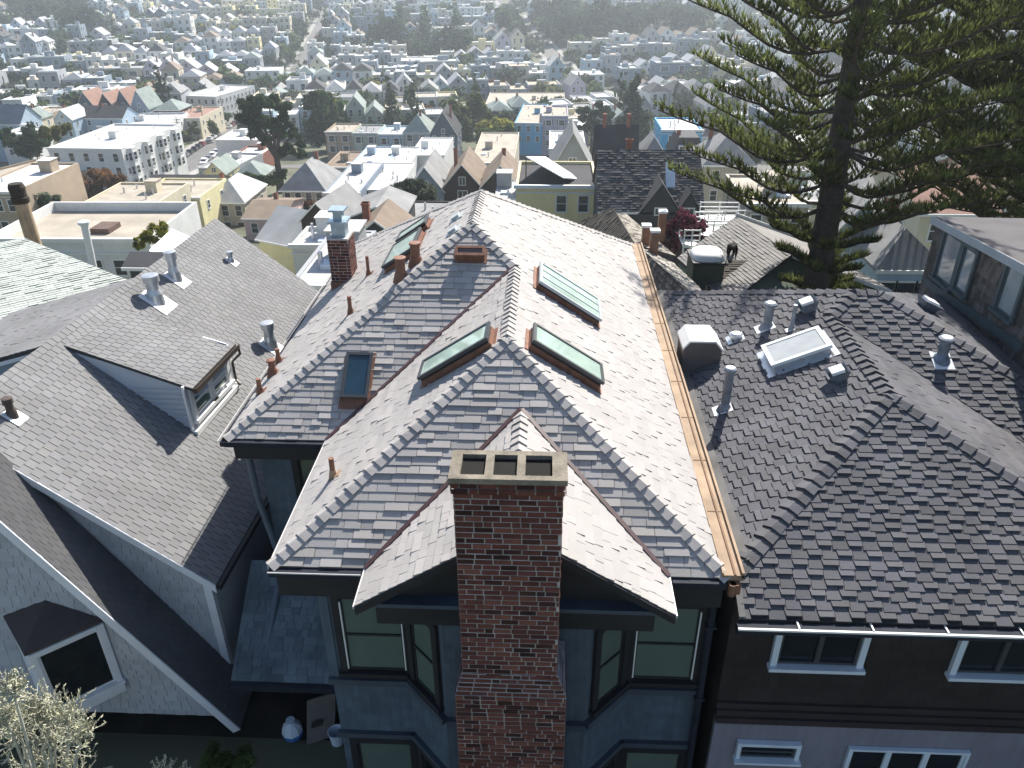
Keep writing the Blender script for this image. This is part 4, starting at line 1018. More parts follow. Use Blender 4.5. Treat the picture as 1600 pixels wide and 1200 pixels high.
# ================================================================== trees
mLeafDk=leafmat('leaf_dark',(.05,.075,.038),.3); mLeafOl=leafmat('leaf_olive',(.10,.115,.05),.38); mLeafYl=leafmat('leaf_yellow_green',(.22,.22,.05),.45)
mLeafBr=leafmat('leaf_rust',(.16,.09,.05),.35); mLeafGr=leafmat('leaf_green',(.085,.125,.045),.4); mLeafPl=leafmat('leaf_plum',(.09,.03,.045),.4); mLeafGy=leafmat('leaf_grey_green',(.09,.105,.075),.3)
LEAF={'dark':mLeafDk,'olive':mLeafOl,'yellow':mLeafYl,'rust':mLeafBr,'green':mLeafGr,'plum':mLeafPl,'grey':mLeafGy}
mBark=mat('bark',(.075,.058,.045),.95,.35,4.,.4,30.)
def rv(r):
    while 1:
        v=V((r.uniform(-1,1),r.uniform(-1,1),r.uniform(-1,1)))
        if .05<v.length<1: return v.normalized()
def leafcrown(mb,clumps,n,size,r,lo=.55,hi=1.5,inner=.45,flat=1.):
    tot=sum((abs(a.x)*abs(a.y)+abs(a.y)*abs(a.z)+abs(a.x)*abs(a.z)) for _,a in clumps)
    for c,a in clumps:
        k=max(6,int(n*(a.x*a.y+a.y*a.z+a.x*a.z)/tot)); ct=r.uniform(lo,hi)
        # sub-clumps give the light and dark lumps of a crown
        subs=[(rv(r),r.uniform(.28,.5),ct*r.uniform(.75,1.3)) for _ in range(7)]
        for i in range(k):
            sd_,sr,st=r.choice(subs)
            q=sd_*r.uniform(.45,.75)+rv(r)*sr*r.uniform(inner,1.)
            p=c+V((q.x*a.x,q.y*a.y,q.z*a.z))
            nn=(rv(r)+q*.9+V((0,0,.35))).normalized(); t=nn.orthogonal().normalized(); t=(t*math.cos(i*2.4)+nn.cross(t)*math.sin(i*2.4)); b=nn.cross(t)
            s=size*r.uniform(.55,1.35); tv=st*r.uniform(.75,1.25)
            mb.poly([p-t*s,p-b*s*.45*flat,p+t*s*r.uniform(.7,1),p+b*s*.5*flat],None,(tv*r.uniform(.92,1.08),tv,tv*r.uniform(.85,1.1)))
def tree_px(name,label,leaf,Y,cl,base,n=2200,size=.25,trunk=.3,group=None,lean=None,cat='tree',limbs=True,seed=1,zdepth=1.,lo=.55,hi=1.5,flat=1.):
    """crown clumps given as (px,py,rx,ry) at distance Y, base = pixel column of the trunk foot"""
    r=random.Random(seed); k=aty(cl[0][0],cl[0][1],Y); sc=proj(k)[2]/F
    cs=[]
    for c in cl:
        p=aty(c[0],c[1],Y+(c[4] if len(c)>4 else r.uniform(-.4,.4)*c[2]*sc)); cs.append((p,V((c[2]*sc,c[2]*sc*zdepth,c[3]*sc*1.15))))
    bx=aty(base,cl[0][1],Y).x; b=V((bx,Y,zg(bx,Y)))
    t=thing(name,label,cat,b,0,group); mb=MB()
    top=max(c[0].z for c in cs); cen=sum((c[0] for c in cs),V((0,0,0)))/len(cs)
    fork=V(b).lerp(V((cen.x,cen.y,cen.z)),.55)
    mb.path([b-V((0,0,1)),b.lerp(fork,.5)+V((trunk*.3,0,0)),fork],[trunk*1.3,trunk,trunk*.75],8)
    if limbs:
        for p,a in cs[:14]:
            mid_=fork.lerp(p,.5)+V((0,0,.1*(p-fork).length)); mb.path([fork-V((0,0,.2)),mid_,p],[trunk*.55,trunk*.35,trunk*.12],6)
    mb.build('trunk',mBark,t,smooth=True)
    if Y>100: n=int(n*(1.25 if 'umbrella' in name else 2.)); size*=1.12
    mb=MB(); leafcrown(mb,cs,n,size,r,lo,hi,flat=flat); mb.build('crown',LEAF[leaf] if isinstance(leaf,str) else leaf,t)
    OCC.append((b.x,b.y,2 if Y<100 else 6)); LM[label]=t
    return t
def bare_px(): pass

# ---- the big layered conifer at the right (star-shaped whorls, upturned tips)
def araucaria(name,label,foot,top_px,Y,r0,whorls,L0,seed,mNeed,nb=7,side=None,twl=.52,dens=1.):
    r=random.Random(seed); p0=aty(foot[0],foot[1],Y); p1=aty(top_px[0],top_px[1],Y); ax=(p1-p0).normalized()
    base=V((p0.x-ax.x/ax.z*(p0.z-zg(p0.x,Y)),Y,zg(p0.x,Y)))
    t=thing(name,label,'tree',base); H=(p1-base).length; 
    mb=MB(); top=p1+ax*(H*.42)
    mb.path([base-ax,base+ax*H*.25,base+ax*H*.5,base+ax*H*.75,p1,top],[r0*1.25,r0*1.05,r0*.95,r0*.82,r0*.62,r0*.3],14); mb.build('trunk',mBark,t,smooth=True)
    lb=MB(); nd=MB()
    for wi,(s,Lw,dz) in enumerate(whorls):
        c=base+ax*(H*s); ph=r.uniform(0,6.28)
        for k in range(nb):
            an=ph+2*math.pi*k/nb+r.uniform(-.22,.22); d=V((math.cos(an),math.sin(an),0)); L=Lw*r.uniform(.82,1.12); c2=c+ax*r.uniform(-.35,.35)
            n=9; pts=[]
            for q in range(n+1):
                u=q/n; z=-.10*L*math.sin(min(1,u*1.55)*math.pi)*1.0+dz*L*u**2.2
                pts.append(c2+d*(L*u)+V((0,0,z+.04*L*u)))
            lb.path(pts,[.09*(1-.82*q/n)+.01 for q in range(n+1)],6)
            # side branchlets carrying brushes of upswept needles
            u=.24
            while u<1.0:
                f=u*n; i=min(int(f),n-1); p=pts[i].lerp(pts[i+1],f-i); tg_=(pts[i+1]-pts[i]).normalized(); sv=tg_.cross(V((0,0,1))).normalized()
                for sg in (-1,1):
                    bl=twl*L*.36*(1.15-u*.75)*r.uniform(.6,1.15)*(min(1,.35+u*1.6)); bd=(sv*sg*.82+tg_*.62+V((0,0,r.uniform(.12,.4)))).normalized()
                    tt=r.uniform(.55,1.3); 
                    m=max(2,int(bl/.2*dens))
                    e=p+bd*bl
                    lb.poly([p-V((0,0,.012)),p+V((0,0,.012)),e+V((0,0,.04))])
                    for j in range(m):
                        v=(j+.7)/m; o=p+bd*(bl*v)+V((0,0,.10*bl*v*v))
                        for z in range(6):
                            nrm=(bd*r.uniform(.1,.8)+rv(r)*.55+V((0,0,.75))).normalized(); ln=r.uniform(.22,.50)*(1.05 if v>.6 else .9)
                            w_=nrm.cross(rv(r)).normalized()*.042
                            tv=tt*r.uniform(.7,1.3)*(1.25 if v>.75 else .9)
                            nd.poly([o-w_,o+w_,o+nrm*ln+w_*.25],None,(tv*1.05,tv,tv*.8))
                u+=.052/dens**.5*r.uniform(.8,1.25)
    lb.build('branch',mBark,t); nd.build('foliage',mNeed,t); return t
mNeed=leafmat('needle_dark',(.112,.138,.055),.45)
wh=[]; s=.16
while s<1.36:
    rr=random.Random(int(s*1000)); L=7.6*(1.0-.42*max(0,s-.75)) if s>.56 else (1.8+4.5*max(0,s-.30))
    wh.append((s,L*rr.uniform(.85,1.08),.17 if s>.4 else .05)); s+=.07
araucaria('layered_pine','tall layered conifer with thick dark trunk and upturned branch tips behind the charcoal roof',(1277,440),(1347,6),36,.60,wh,7.,5,mNeed,nb=7,dens=1.05)
wh2=[(s_,9.4*random.Random(int(s_*999)).uniform(.85,1.1),.12) for s_ in [.52+.058*k for k in range(13)]]
araucaria('layered_pine','second layered conifer at the right frame edge, mostly foliage',(1618,420),(1668,10),43,.5,wh2,9.,9,mNeed,nb=10,dens=1.2,twl=.65)

# ---- mid-distance trees
tree_px('umbrella_pine','tall dark umbrella pine with a forked bare trunk over the street corner','dark',172,[(393,166,21,13),(420,160,22,13),(445,170,16,11),(383,187,15,10),(408,188,22,11),(440,192,20,11),(462,208,14,9),(428,212,20,9),(398,208,13,8),(455,232,15,8),(472,240,10,8),(441,236,10,6),(378,162,10,7),(470,222,9,7),(412,222,9,5)],418,n=6500,size=.5,trunk=.8,seed=3)
tree_px('cypress','broad dark cypress behind the bay windowed row, taller half','dark',258,[(492,165,20,24),(507,170,22,28),(500,200,24,26),(520,190,16,28)],505,n=3200,size=.7,trunk=.6,limbs=False,seed=4)
tree_px('cypress','smaller dark cypress joined to the right of the broad one','dark',264,[(535,185,12,26),(542,200,10,22)],537,n=1200,size=.75,limbs=False,seed=5)
tree_px('conifer','pointed dark green conifer left of the layered pine','dark',262,[(993,128,8,14),(990,150,16,20),(993,175,24,22),(990,200,28,18),(1003,190,20,18),(975,195,16,16)],992,n=4200,size=.75,trunk=.5,limbs=False,seed=6)
tree_px('pine','small flat topped dark pine left of the pointed conifer','dark',250,[(915,178,18,12),(935,172,18,12),(948,182,14,10),(908,205,16,9),(925,195,18,8)],925,n=2400,size=.5,trunk=.4,seed=7)
tree_px('broadleaf_tree','yellow green tree beside the sky blue long house','yellow',249,[(770,195,22,14),(790,192,16,13),(755,205,14,12)],775,n=1700,size=.75,limbs=False,seed=8)
tree_px('broadleaf_tree','round green tree under the yellow green one by the blue house','green',242,[(770,215,26,14),(795,212,16,14),(755,218,14,10)],775,n=1900,size=.75,limbs=False,seed=9)
tree_px('broadleaf_tree','tall pale wispy olive tree behind the slate blue gable','olive',258,[(715,180,22,22),(728,200,18,18),(705,170,14,14)],718,n=1700,size=.75,lo=.9,hi=1.9,limbs=False,seed=10)
tree_px('broadleaf_tree','dense dark tree between the wispy olive tree and flat roofs','olive',266,[(742,165,14,18),(755,175,16,14)],748,n=1100,size=.75,limbs=False,seed=11)
tree_px('conifer','wide grey green bushy conifer in front of the grey gable','grey',112,[(640,300,38,16),(620,308,28,14),(660,305,28,16),(640,322,42,14),(600,318,14,8),(648,288,20,9)],640,n=5500,size=.42,trunk=.3,seed=12,flat=.45)
tree_px('broadleaf_tree','light green bush before the dark brown gable','green',128,[(735,290,16,10),(720,298,14,9),(755,286,14,9),(775,282,14,8),(695,325,10,10)],735,n=1800,size=.22,limbs=False,seed=13)
tree_px('plum_tree','purple leaved plum tree beside the white decks','plum',52,[(1070,345,26,16),(1050,360,18,18),(1090,350,18,16),(1060,380,18,16),(1085,375,22,18),(1040,385,10,14)],1068,n=4200,size=.14,trunk=.18,seed=14,lo=.7,hi=2.2)
tree_px('broadleaf_tree','rust brown tree row before the tan building','rust',150,[(160,275,22,14),(130,290,24,15),(180,285,20,14),(105,300,18,12),(150,300,22,14),(88,300,12,9)],140,n=5200,size=.42,limbs=False,seed=15,lo=.7,hi=1.4)
tree_px('broadleaf_tree','round grey green bush beside the tan steel stack','grey',105,[(55,308,22,14),(75,318,22,16),(40,318,14,12)],60,n=2600,size=.26,limbs=False,seed=16,lo=.8,hi=1.5)
tree_px('broadleaf_tree','dark green trees left of the white apartment block','dark',205,[(25,225,22,16),(50,212,16,18),(70,222,18,14),(10,215,14,14),(48,235,22,10)],40,n=2800,size=.5,limbs=False,seed=17)
tree_px('broadleaf_tree','bright yellow green tree beside the white apartment block','yellow',200,[(80,207,17,13),(103,203,10,10)],85,n=1400,size=.45,limbs=False,seed=18,lo=.5,hi=.9)
tree_px('broadleaf_tree','yellow flowering bush by the corrugated roof','yellow',58,[(240,365,24,14),(220,380,14,12),(255,355,16,9)],235,n=2400,size=.14,limbs=False,seed=19,lo=.7,hi=1.4)
tree_px('broadleaf_tree','dark garden shrubs under the umbrella pine','green',168,[(392,275,14,10),(405,282,14,9),(430,280,18,10),(440,272,10,8)],405,n=1600,size=.3,limbs=False,seed=20)
tree_px('broadleaf_tree','street trees left of the parked cars','olive',275,[(305,200,12,9),(335,197,12,10),(290,212,10,9)],305,n=1300,size=.5,limbs=False,seed=21)
tree_px('broadleaf_tree','orange brown shrub below the white cornice house','rust',125,[(478,322,14,7),(495,318,14,7)],485,n=900,size=.2,limbs=False,seed=22)
def palm(label,px,py,Y,rpx,seed):
    r=random.Random(seed); c=aty(px,py,Y); s=proj(c)[2]/F*rpx; b=V((c.x,c.y,zg(c.x,c.y))); t=thing('palm_tree',label,'tree',b)
    mb=MB(); mb.path([b,c],[.35,.3],8); mb.build('trunk',mBark,t); mb=MB()
    for i in range(46):
        an=r.uniform(0,6.28); el=r.uniform(-.5,1.2); d=V((math.cos(an),math.sin(an),0)); pr=c
        for q in range(1,6):
            u=q/5; p=c+d*(s*u*math.cos(el*.6))+V((0,0,s*(math.sin(el)*u-.75*u*u))); w_=d.cross(V((0,0,1)))*(s*.09*(1.1-u)); w0=d.cross(V((0,0,1)))*(s*.09*(1.1-u+.2))
            k=r.uniform(.7,1.3); mb.poly([pr-w0,pr+w0,p+w_,p-w_],None,(k,k,k)); pr=p
    mb.build('crown',mLeafOl,t); OCC.append((b.x,b.y,2)); LM[label]=t
palm('tall feathery palm in front of the rust roofed gables',157,150,300,17,1)
palm('round dark palm left of the rust roofed gables',100,160,285,16,2)

# ---- foreground lichen-covered bare shrub (bottom left) and a small one
mLich=mat('lichen_twig',(.46,.455,.38),.95,.35,6.,.0)
def twiggy(label,clumps,Y,foot,seed,n,ln,th):
    r=random.Random(seed); b=aty(*foot,Y); b=V((b.x,b.y,min(b.z,-15)))
    t=thing('lichen_shrub',label,'shrub',b); mb=MB(); lf=MB()
    for (px,py,rp) in clumps:
        c=aty(px,py+14,Y+r.uniform(-.5,.5)); s=proj(c)[2]/F*rp
        mb.path([b,b.lerp(c,.6)+V((.1,0,0)),c],[.05,.035,.02],5)
        for i in range(n):
            p=c+rv(r)*s*.35*r.random(); d=(rv(r)+V((0,0,.55))).normalized(); L=s*r.uniform(.4,.95); pts=[p]; k=r.uniform(.75,1.2)
            for q in range(4):
                d=(d+rv(r)*.55+V((0,0,.18))).normalized(); pts.append(pts[-1]+d*L/4)
            mb.path(pts,[th*1.6,th*1.3,th,th*.9,th*.7],4,t=(k,k,k*.95),cap=False)
            for q in range(12):
                j=r.randint(1,3); o=pts[j].lerp(pts[j+1],r.random())+rv(r)*th*2; dd=(rv(r)+d).normalized()*ln*r.uniform(.5,1.2); w_=dd.cross(rv(r)).normalized()*th*1.5; kk=r.uniform(.7,1.35)
                lf.poly([o-w_,o+w_,o+dd+w_*.6,o+dd-w_*.6],None,(kk,kk,kk*.85))
    mb.build('branch',mLich,t); lf.build('lichen',mLich,t)
twiggy('pale lichen crusted bare shrub at the bottom left corner',[(20,1065,45),(60,1095,55),(110,1105,50),(30,1130,70),(85,1150,70),(125,1140,55),(45,1190,80),(110,1200,70),(75,1110,60),(10,1110,50)],8.3,(70,1330),4,60,.05,.006)
twiggy('small lichen crusted twig beside the green bush',[(252,1190,30),(282,1200,28)],8.8,(265,1260),5,14,.045,.006)
tree_px('green_bush','bright green bush at the bottom edge below the shingled gable wall','green',9.6,[(345,1180,32,18),(375,1185,28,16),(330,1196,30,14),(360,1200,40,14)],350,n=4200,size=.045,trunk=.03,seed=31,lo=.6,hi=1.3,cat='bush')
# ================================================================== individually seen buildings between the house and the valley
def midc(name,label,cat,A,B,C,Y,kind,wall,roofc,rh=2.5,h=None,**k):
    """flat building from three roof corners in the picture: front left, front right, back right; B lies at distance Y"""
    b=aty(B[0],B[1],Y); a=atz(A[0],A[1],b.z); c=atz(C[0],C[1],b.z)
    u=(b-a); w=u.length; rz=math.atan2(u.y,u.x); pn=V((-math.sin(rz),math.cos(rz),0)); d=max(5,(c-b).dot(pn)); ctr=(a+b)/2; base=zg(ctr.x,ctr.y); hh=h or max(4,ctr.z-base)
    o=gen(name,label,cat,w,d,hh,kind,wall,roofc,rh=rh,loc=(ctr.x,ctr.y,ctr.z-hh),rz=rz,**k)
    n=max(1,int(d/w))
    for i in range(n+1):
        t=d*(i+.5)/(n+1); OCC.append((ctr.x-math.sin(rz)*t,ctr.y+math.cos(rz)*t,max(w,d/(n+1))*.55))
    LM[label]=o; return o
G1=dict(e=.3,w=(.3,.7),t=.025,mode='lam',tint=lambda r:r.uniform(.8,1.2))
# -- left
mid('flat_roofed_building','flat roofed building with grey parapet, brown gravel roof and white courtyard wall','building',-20,236,388,62,11,'flat','white','tan',rz=1.5,par=.9,wins=(2,7),side=0,seed=1,extras=False,winh=1.3)
mb=MB(); p=aty(150,376,66)
st=thing('steel_stack','tall tan steel stack with a dark sooty top','chimney',(0,0,0)); q=aty(55,384,29); q2=aty(29,303,29); st.location=(q.x,q.y,q.z-9)
mb=MB(); mb.tube(q-V((0,0,9)),q2,.27,.26,n=28); mb.build('pipe',mat('stack_tan',(.36,.27,.18),.7,.25,3.,streak=.25),st,smooth=False)
mb=MB(); mb.lathe(q2-V((0,0,.35)),[(.275,0),(.32,.06),(.32,.22),(.28,.24),(.28,.5),(.30,.52),(.30,.6),(.25,.75),(.23,.75)],28,ax=(q2-q)); mb.build('stack_top',mat('stack_soot',(.045,.035,.028),.8,.3,4.),st)
t=thing('vent_stack','white vent pipe beside brown roof boxes on the flat gravel roof','chimney',(0,0,0)); b=aty(142,415,58); e=aty(132,352,58); t.location=(b.x,b.y,b.z-3)
mb=MB(); mb.tube(b-V((0,0,3)),e,.28,n=12); mb.lathe(e,[(.3,0),(.45,.1),(.45,.3),(.2,.4)],12); mb.build('pipe',mMetalW,t)
mb=MB(); b=aty(150,383,66); mb.box(b.x-.2,b.x+1.5,b.y,b.y+2.2,b.z-1,b.z+1.5); o=mb.build('roof_box',mat('box_brown',(.13,.085,.07),.8,.2,2.),t)
mid('flat_roofed_building','cream flat roofed building with tan roof behind the grey parapet','building',106,226,333,108,16,'flat','cream','tan',par=.35,seed=2,side=1,wins=(1,3))
mid('flat_roofed_building','yellow walled flat building right of the cream one','building',208,312,310,124,12,'flat','pale yellow','tan',par=.3,seed=3,wins=(1,4))
mid('row_building','long dark roofed building, nearer of two dark roofs','building',206,314,305,150,9,'side','white','dark',rh=1.6,seed=4,wins=(1,4),side=0)
mid('row_building','long dark roofed building, farther of two dark roofs','building',226,338,292,166,9,'side','cream','charcoal',rh=1.6,seed=5,wins=(1,4),side=0)
midc('apartment_block','white bay windowed apartment block with white roof on the left street','apartment block',(75,234),(190,236),(262,197),172,'flat','white','white',par=.5,seed=6,sden=2.6,wins=(3,5),winw=1.1,winh=1.7)
ap_=LM['white bay windowed apartment block with white roof on the left street']
for k in range(4):
    Lp=ap_.location; rzp=ap_.rotation_euler.z; wl_=[c for c in CH[ap_.name] if c.name.startswith('wall')][0]; bb_=wl_.bound_box; wx_=max(v[0] for v in bb_); dd_=max(v[1] for v in bb_); hz2=max(v[2] for v in bb_)
    y0=dd_*(k+.5)/4; mb=MB(); mb.prism([V((wx_,y0-1.5,2.8)),V((wx_+.9,y0-.9,2.8)),V((wx_+.9,y0+.9,2.8)),V((wx_,y0+1.5,2.8))],V((0,0,hz2-3.2))); bo_=mb.build('bay_window',WM('white'),None); bo_.parent=ap_; CH[ap_.name].append(bo_)
    for z in (hz2-3.1,hz2-6.1,hz2-9.0): addwin(ap_,wx_+.9,y0,z,1.3,1.7,math.pi/2,sub=bo_); addwin(ap_,wx_+.45,y0-1.2,z,.6,1.7,math.pi/2-.98,sub=bo_)
midc('tan_building','tan flat roofed building with arched parapets before the rust brown trees','building',(-40,276),(62,290),(137,246),160,'flat','tan','tan',par=.5,seed=7,wins=(2,3))
mid('tan_building','tan walled building with white roof at the left edge behind the steel stack','building',-60,24,302,100,16,'flat','tan','white',par=.3,seed=8,wins=(3,4),side=0)
midc('row_building','long grey roofed row behind the white apartment block','building',(152,200),(262,198),(292,178),262,'flat','white','pale grey',par=.6,seed=9,wins=(2,5))
midc('apartment_block','white corner apartment building facing up the left street','apartment block',(283,151),(337,153),(363,134),322,'flat','white','pale grey',par=.5,seed=10,sden=3,wins=(3,5))
midc('row_building','row with reddish flat roof beside the white corner apartments','building',(262,186),(312,186),(330,168),280,'flat','cream','reddish',par=.4,seed=11,wins=(2,4))
for i,(x0,x1,py,Y,k,wl,rf,rh,lb) in enumerate([
 (120,150,168,288,'gable','slate blue','reddish',5.5,'dark gabled house with rust roof, left of the feathery palm'),
 (152,180,168,288,'gable','dark brown','reddish',5,'dark gabled house with rust roof behind the feathery palm'),
 (180,206,167,292,'gable','slate blue','reddish',6,'steep blue gabled house with rust roof right of the palm'),
 (204,232,168,286,'gable','blue grey','green grey',6,'steep gabled house with pale green roof beside the rust roofs'),
 (240,280,172,290,'hip','dark brown','green grey',3,'brown house with pale hipped roof by the street'),
 (48,82,178,262,'flat','tan','tan',2,'small tan flat topped house by the round dark palm'),
 (-28,30,193,232,'side','pale blue','slate',4.5,'pale house with big slate blue roof at the left edge'),
 (28,50,190,240,'hip','cream','green grey',3,'cream house with greenish hipped roof beside the slate roof'),
 (120,190,184,262,'side','pale blue','charcoal',3,'long low house with charcoal roof before the rust roofs'),
 (0,42,212,222,'flat','white','white',2,'white flat roofed house with dark trees in front'),
 (84,112,186,255,'gable','pale blue','pale grey',3,'little pale gabled house below the round dark palm')]):
    if rf=='slate': ROOFS['slate']=(.09,.12,.16)
    mid('gabled_house' if k=='gable' else 'town_house',lb,'house',x0,x1,py,Y,11,k,wl,rf,rh=rh,seed=20+i,wins=(2,2),side=1)
mid('row_building','white walled flat building left of the umbrella pine','building',337,404,221,226,14,'flat','white','white',seed=41,wins=(1,0),side=0)
mid('shop_house','low white house with dark red awning front beside the umbrella pine','house',366,410,244,212,11,'flat','brick red','white',seed=42,wins=(1,2),side=0)
mid('row_building','long white roofed building along the parked cars','building',310,362,264,196,17,'flat','grey','white',rz=-8,seed=43,wins=(1,3),side=0)
mid('gabled_house','small cream house with pale green gable beside the street','house',318,352,270,182,9,'gable','pale yellow','green grey',rh=2.6,seed=44,wins=(1,2))
mid('gabled_house','house with pale green hipped roof below the red awning','house',362,410,276,178,9,'hip','beige','green grey',rh=2.6,seed=45,wins=(1,2))
mid('town_house','beige house with grey hipped roof and bay windows, left of the umbrella pine foot','house',319,381,316,132,12,'hip','beige','pale grey',rh=3.1,seed=46,wins=(2,3),winh=1.8,winw=1.05,bay=False)
mid('town_house','low pink fronted house with brown roof below the umbrella pine','house',380,442,340,114,11,'side','pink','brown',rh=1.2,seed=47,wins=(1,2))
mid('gabled_house','steep grey roofed house with yellow side wall below the pine','house',404,460,370,84,8,'side','pale yellow','pale grey',rz=-26,rh=2.6,seed=48,wins=(1,0),side=0,extras=False)
mid('town_house','cream house with white cornice and grey hipped roof','house',440,506,297,136,12,'hip','beige','grey',rh=4.,seed=49,wins=(2,4),winh=1.9,winw=1.,ov=.5)
mid('row_building','blue grey walled house with long flat grey roof','house',506,562,302,132,22,'flat','blue grey','pale grey',par=.12,seed=50,wins=(1,2),side=0)
mid('row_building','flat white grey roof right of the blue grey house','building',556,622,297,138,20,'flat','white','pale grey',par=.15,seed=51,wins=(1,2),side=0)
mid('shed_house','small brown shed with grey gable roof behind the brick chimney','shed',470,526,342,82,8,'gable','dark brown','grey',rh=2.,rz=-10,seed=52,wins=(1,0),side=0,extras=False)
mid('roof_deck','white roof deck with pipes behind the brick chimney','building',456,524,388,64,5,'flat','white','white',par=.4,seed=53,wins=(1,0),side=0)
mid('low_building','grey roofed low building with white pipes beside the left gable','building',452,536,446,38,9,'flat','grey','pale grey',par=.1,seed=54,wins=(1,0),side=0)
mid('town_house','black walled house with flat grey gable roof behind the left skylights','house',548,630,336,84,8,'gable','charcoal','grey',rh=1.1,seed=55,wins=(1,0),side=0,extras=False)
mid('gabled_house','house with brown hipped roof and glazed gable behind the left skylights','house',549,628,372,64,6,'gable','charcoal','brown',rh=1.7,seed=56,wins=(2,2),side=0)
mid('low_building','dark flat roofed annexe behind the ridge top','building',618,700,345,92,8,'flat','black','grey',par=.2,seed=57,wins=(1,0),side=0)
mid('gabled_house','steep grey gabled house, leftmost of three close gables','house',637,693,296,126,13,'gable','blue grey','grey',rh=3.7,seed=58,wins=(2,0),side=0,extras=False)
mid('gabled_house','dark brown gabled house with white window, middle of three gables','house',693,752,290,126,13,'gable','dark brown','brown',rh=3.5,seed=59,wins=(2,1),side=0)
mid('gabled_house','brown gabled house with white rakes, rightmost of three gables','house',752,812,290,122,12,'gable','dark brown','brown',rh=3.2,seed=60,wins=(2,1),side=0)
mid('row_building','tan flat roof behind the three gables','building',735,803,256,180,34,'flat','beige','tan',par=.3,seed=61,wins=(1,0),side=0)
mid('row_building','white flat roof behind the leftmost of three gables','building',640,694,244,186,20,'flat','white','white',par=.3,seed=62,wins=(1,0),side=0)
mid('row_building','white flat roof before the bay windowed row','building',596,642,256,176,16,'flat','white','white',par=.3,seed=63,wins=(1,0),side=0)
mid('row_building','grey and white flat roofs below the tan bay windowed house','building',545,600,262,172,20,'flat','pale blue','white',par=.3,seed=64,wins=(1,2),side=0)
mid('row_building','brown flat roof below the tan bay windowed house','building',506,548,263,176,16,'flat','tan','brown',par=.3,seed=65,wins=(1,0),side=0)
mid('low_building','small grey roof with white pipe beside the yellow house','building',772,806,312,90,8,'flat','grey','pale grey',par=.1,seed=66,wins=(1,0),side=0)
# -- bay windowed row
for i,(x0,x1,py,k,wl,rf,rh,lb) in enumerate([
 (508,550,208,'flat','tan','tan',2,'tan bay windowed row house, leftmost of the row'),(550,590,210,'flat','pale green','grey',2,'pale green row house between tan and blue ones'),
 (590,630,212,'flat','pale blue','white',2,'pale blue bay windowed row house with white roof'),(630,671,207,'hip','grey','green grey',4.5,'grey row house with hipped roof and dormer'),
 (671,714,209,'gable','slate blue','charcoal',6.5,'slate blue house with tall pointed gable ending the row')]):
    mid('row_house',lb,'house',x0,x1,py,238,13,k,wl,rf,rh=rh,seed=70+i,wins=(2,3),bay=(k!='gable'),winh=1.7,group='bay windowed row houses below the yellow tree')
mid('row_building','sky blue long house with flat tan roof','building',804,847,193,250,34,'flat','sky blue','tan',par=.3,seed=80,wins=(2,3),rz=-3,winh=1.6)
mid('row_house','lavender grey bay windowed house beside the sky blue one','house',847,888,183,250,18,'flat','lavender','tan',par=.5,seed=81,wins=(3,2),bay=True)
mid('row_building','big tan flat roofed block with roof court behind the sky blue house','building',756,884,169,328,38,'flat','beige','tan',par=.4,seed=82,wins=(1,6))
mid('row_building','pale flat roofed building left of the small flat topped pine','building',886,920,205,256,18,'flat','grey','white',par=.4,seed=83,wins=(1,2))
# -- right of centre
y_=mid('town_house','pale yellow house with black roof terrace and white side wall','house',806,934,294,84,11,'flat','pale yellow','charcoal',par=.35,seed=90,wins=(2,0),side=0,extras=False,trim=mWhiteB)
for x,z in ((.62,-2.2),(.88,-2.2)):
    pass
cw=place_px(806,934,294,84); c_,w_=cw
hh=max(3.5,c_.z-zg(c_.x,c_.y))
addwin(y_,-w_/2+w_*.56,0,hh-2.5,1.0,1.7,0,mWhiteB); addwin(y_,-w_/2+w_*.83,0,hh-2.5,1.0,1.7,0,mWhiteB)
cy=thing('shade_canopy','white tilted shade canopy over the black roof terrace','canopy',(c_.x,c_.y+5,c_.z))
q=[aty(824,247,90),aty(846,249,92),aty(906,283,86),aty(868,271,85)]
q=[aty(822,246,88),aty(852,246,95),aty(906,281,89),aty(880,279,84)]
mb=MB(); mb.prism(q,V((0,0,.12))); mb.build('sheet',mat('canopy_white',(.78,.78,.77),.5,.06,1.),cy)
for p in q:
    mb=MB(); mb.tube((p.x,p.y,c_.z),(p.x,p.y,p.z),.06,n=6); mb.build('post',mTrimD,cy)
d8=mid('gabled_house','wide charcoal roofed house with two small front gables','house',937,1098,327,74,11,'side','charcoal','dark',rh=4.4,seed=91,wins=(1,0),side=0,ov=.2,shing=dict(e=.28,w=(.25,.6),t=.04,tint=lambda r:r.uniform(.86,1.15)))
c8,w8=place_px(937,1098,327,74); h8=max(3.5,c8.z-zg(c8.x,c8.y))
for gx,gw_,gh in ((w8*.085,4.8,3.4),(w8*.36,3.2,2.6)):
    mb=MB(); mb.prism([V((gx-gw_/2,-.3,h8-1)),V((gx+gw_/2,-.3,h8-1)),V((gx,-.3,h8+gh-1))],V((0,5,0))); gb_=mb.build('gable',WM('charcoal'),d8,org=V((0,0,0))) if 0 else None
    m2=MB(); m2.v=mb.v; m2.f=mb.f; m2.m=mb.m; m2.t=mb.t
    L_=d8.location.copy(); m2.v=[(x+L_.x,y+L_.y,z+L_.z) for x,y,z in mb.v]; gb_=m2.build('gable',WM('charcoal'),d8)
    m3=MB()
    for s in (-1,1):
        e=V((gx+s*(gw_/2+.2),-.5,h8-1-.15)); a=V((gx,-.5,h8+gh-.9)); f=e+V((0,5.4,0)); b=a+V((0,5.4,0)); m3.prism([V(k)+L_ for k in (e,f,b,a)],V((0,0,.14)))
    m3.build('gable_roof',RM('dark'),gb_)
    addwin(d8,gx,-.3,h8-.35,.9,.55,0,mTrimW,None,'pair',gb_)
mb=MB(); L_=d8.location; x=w8*.2
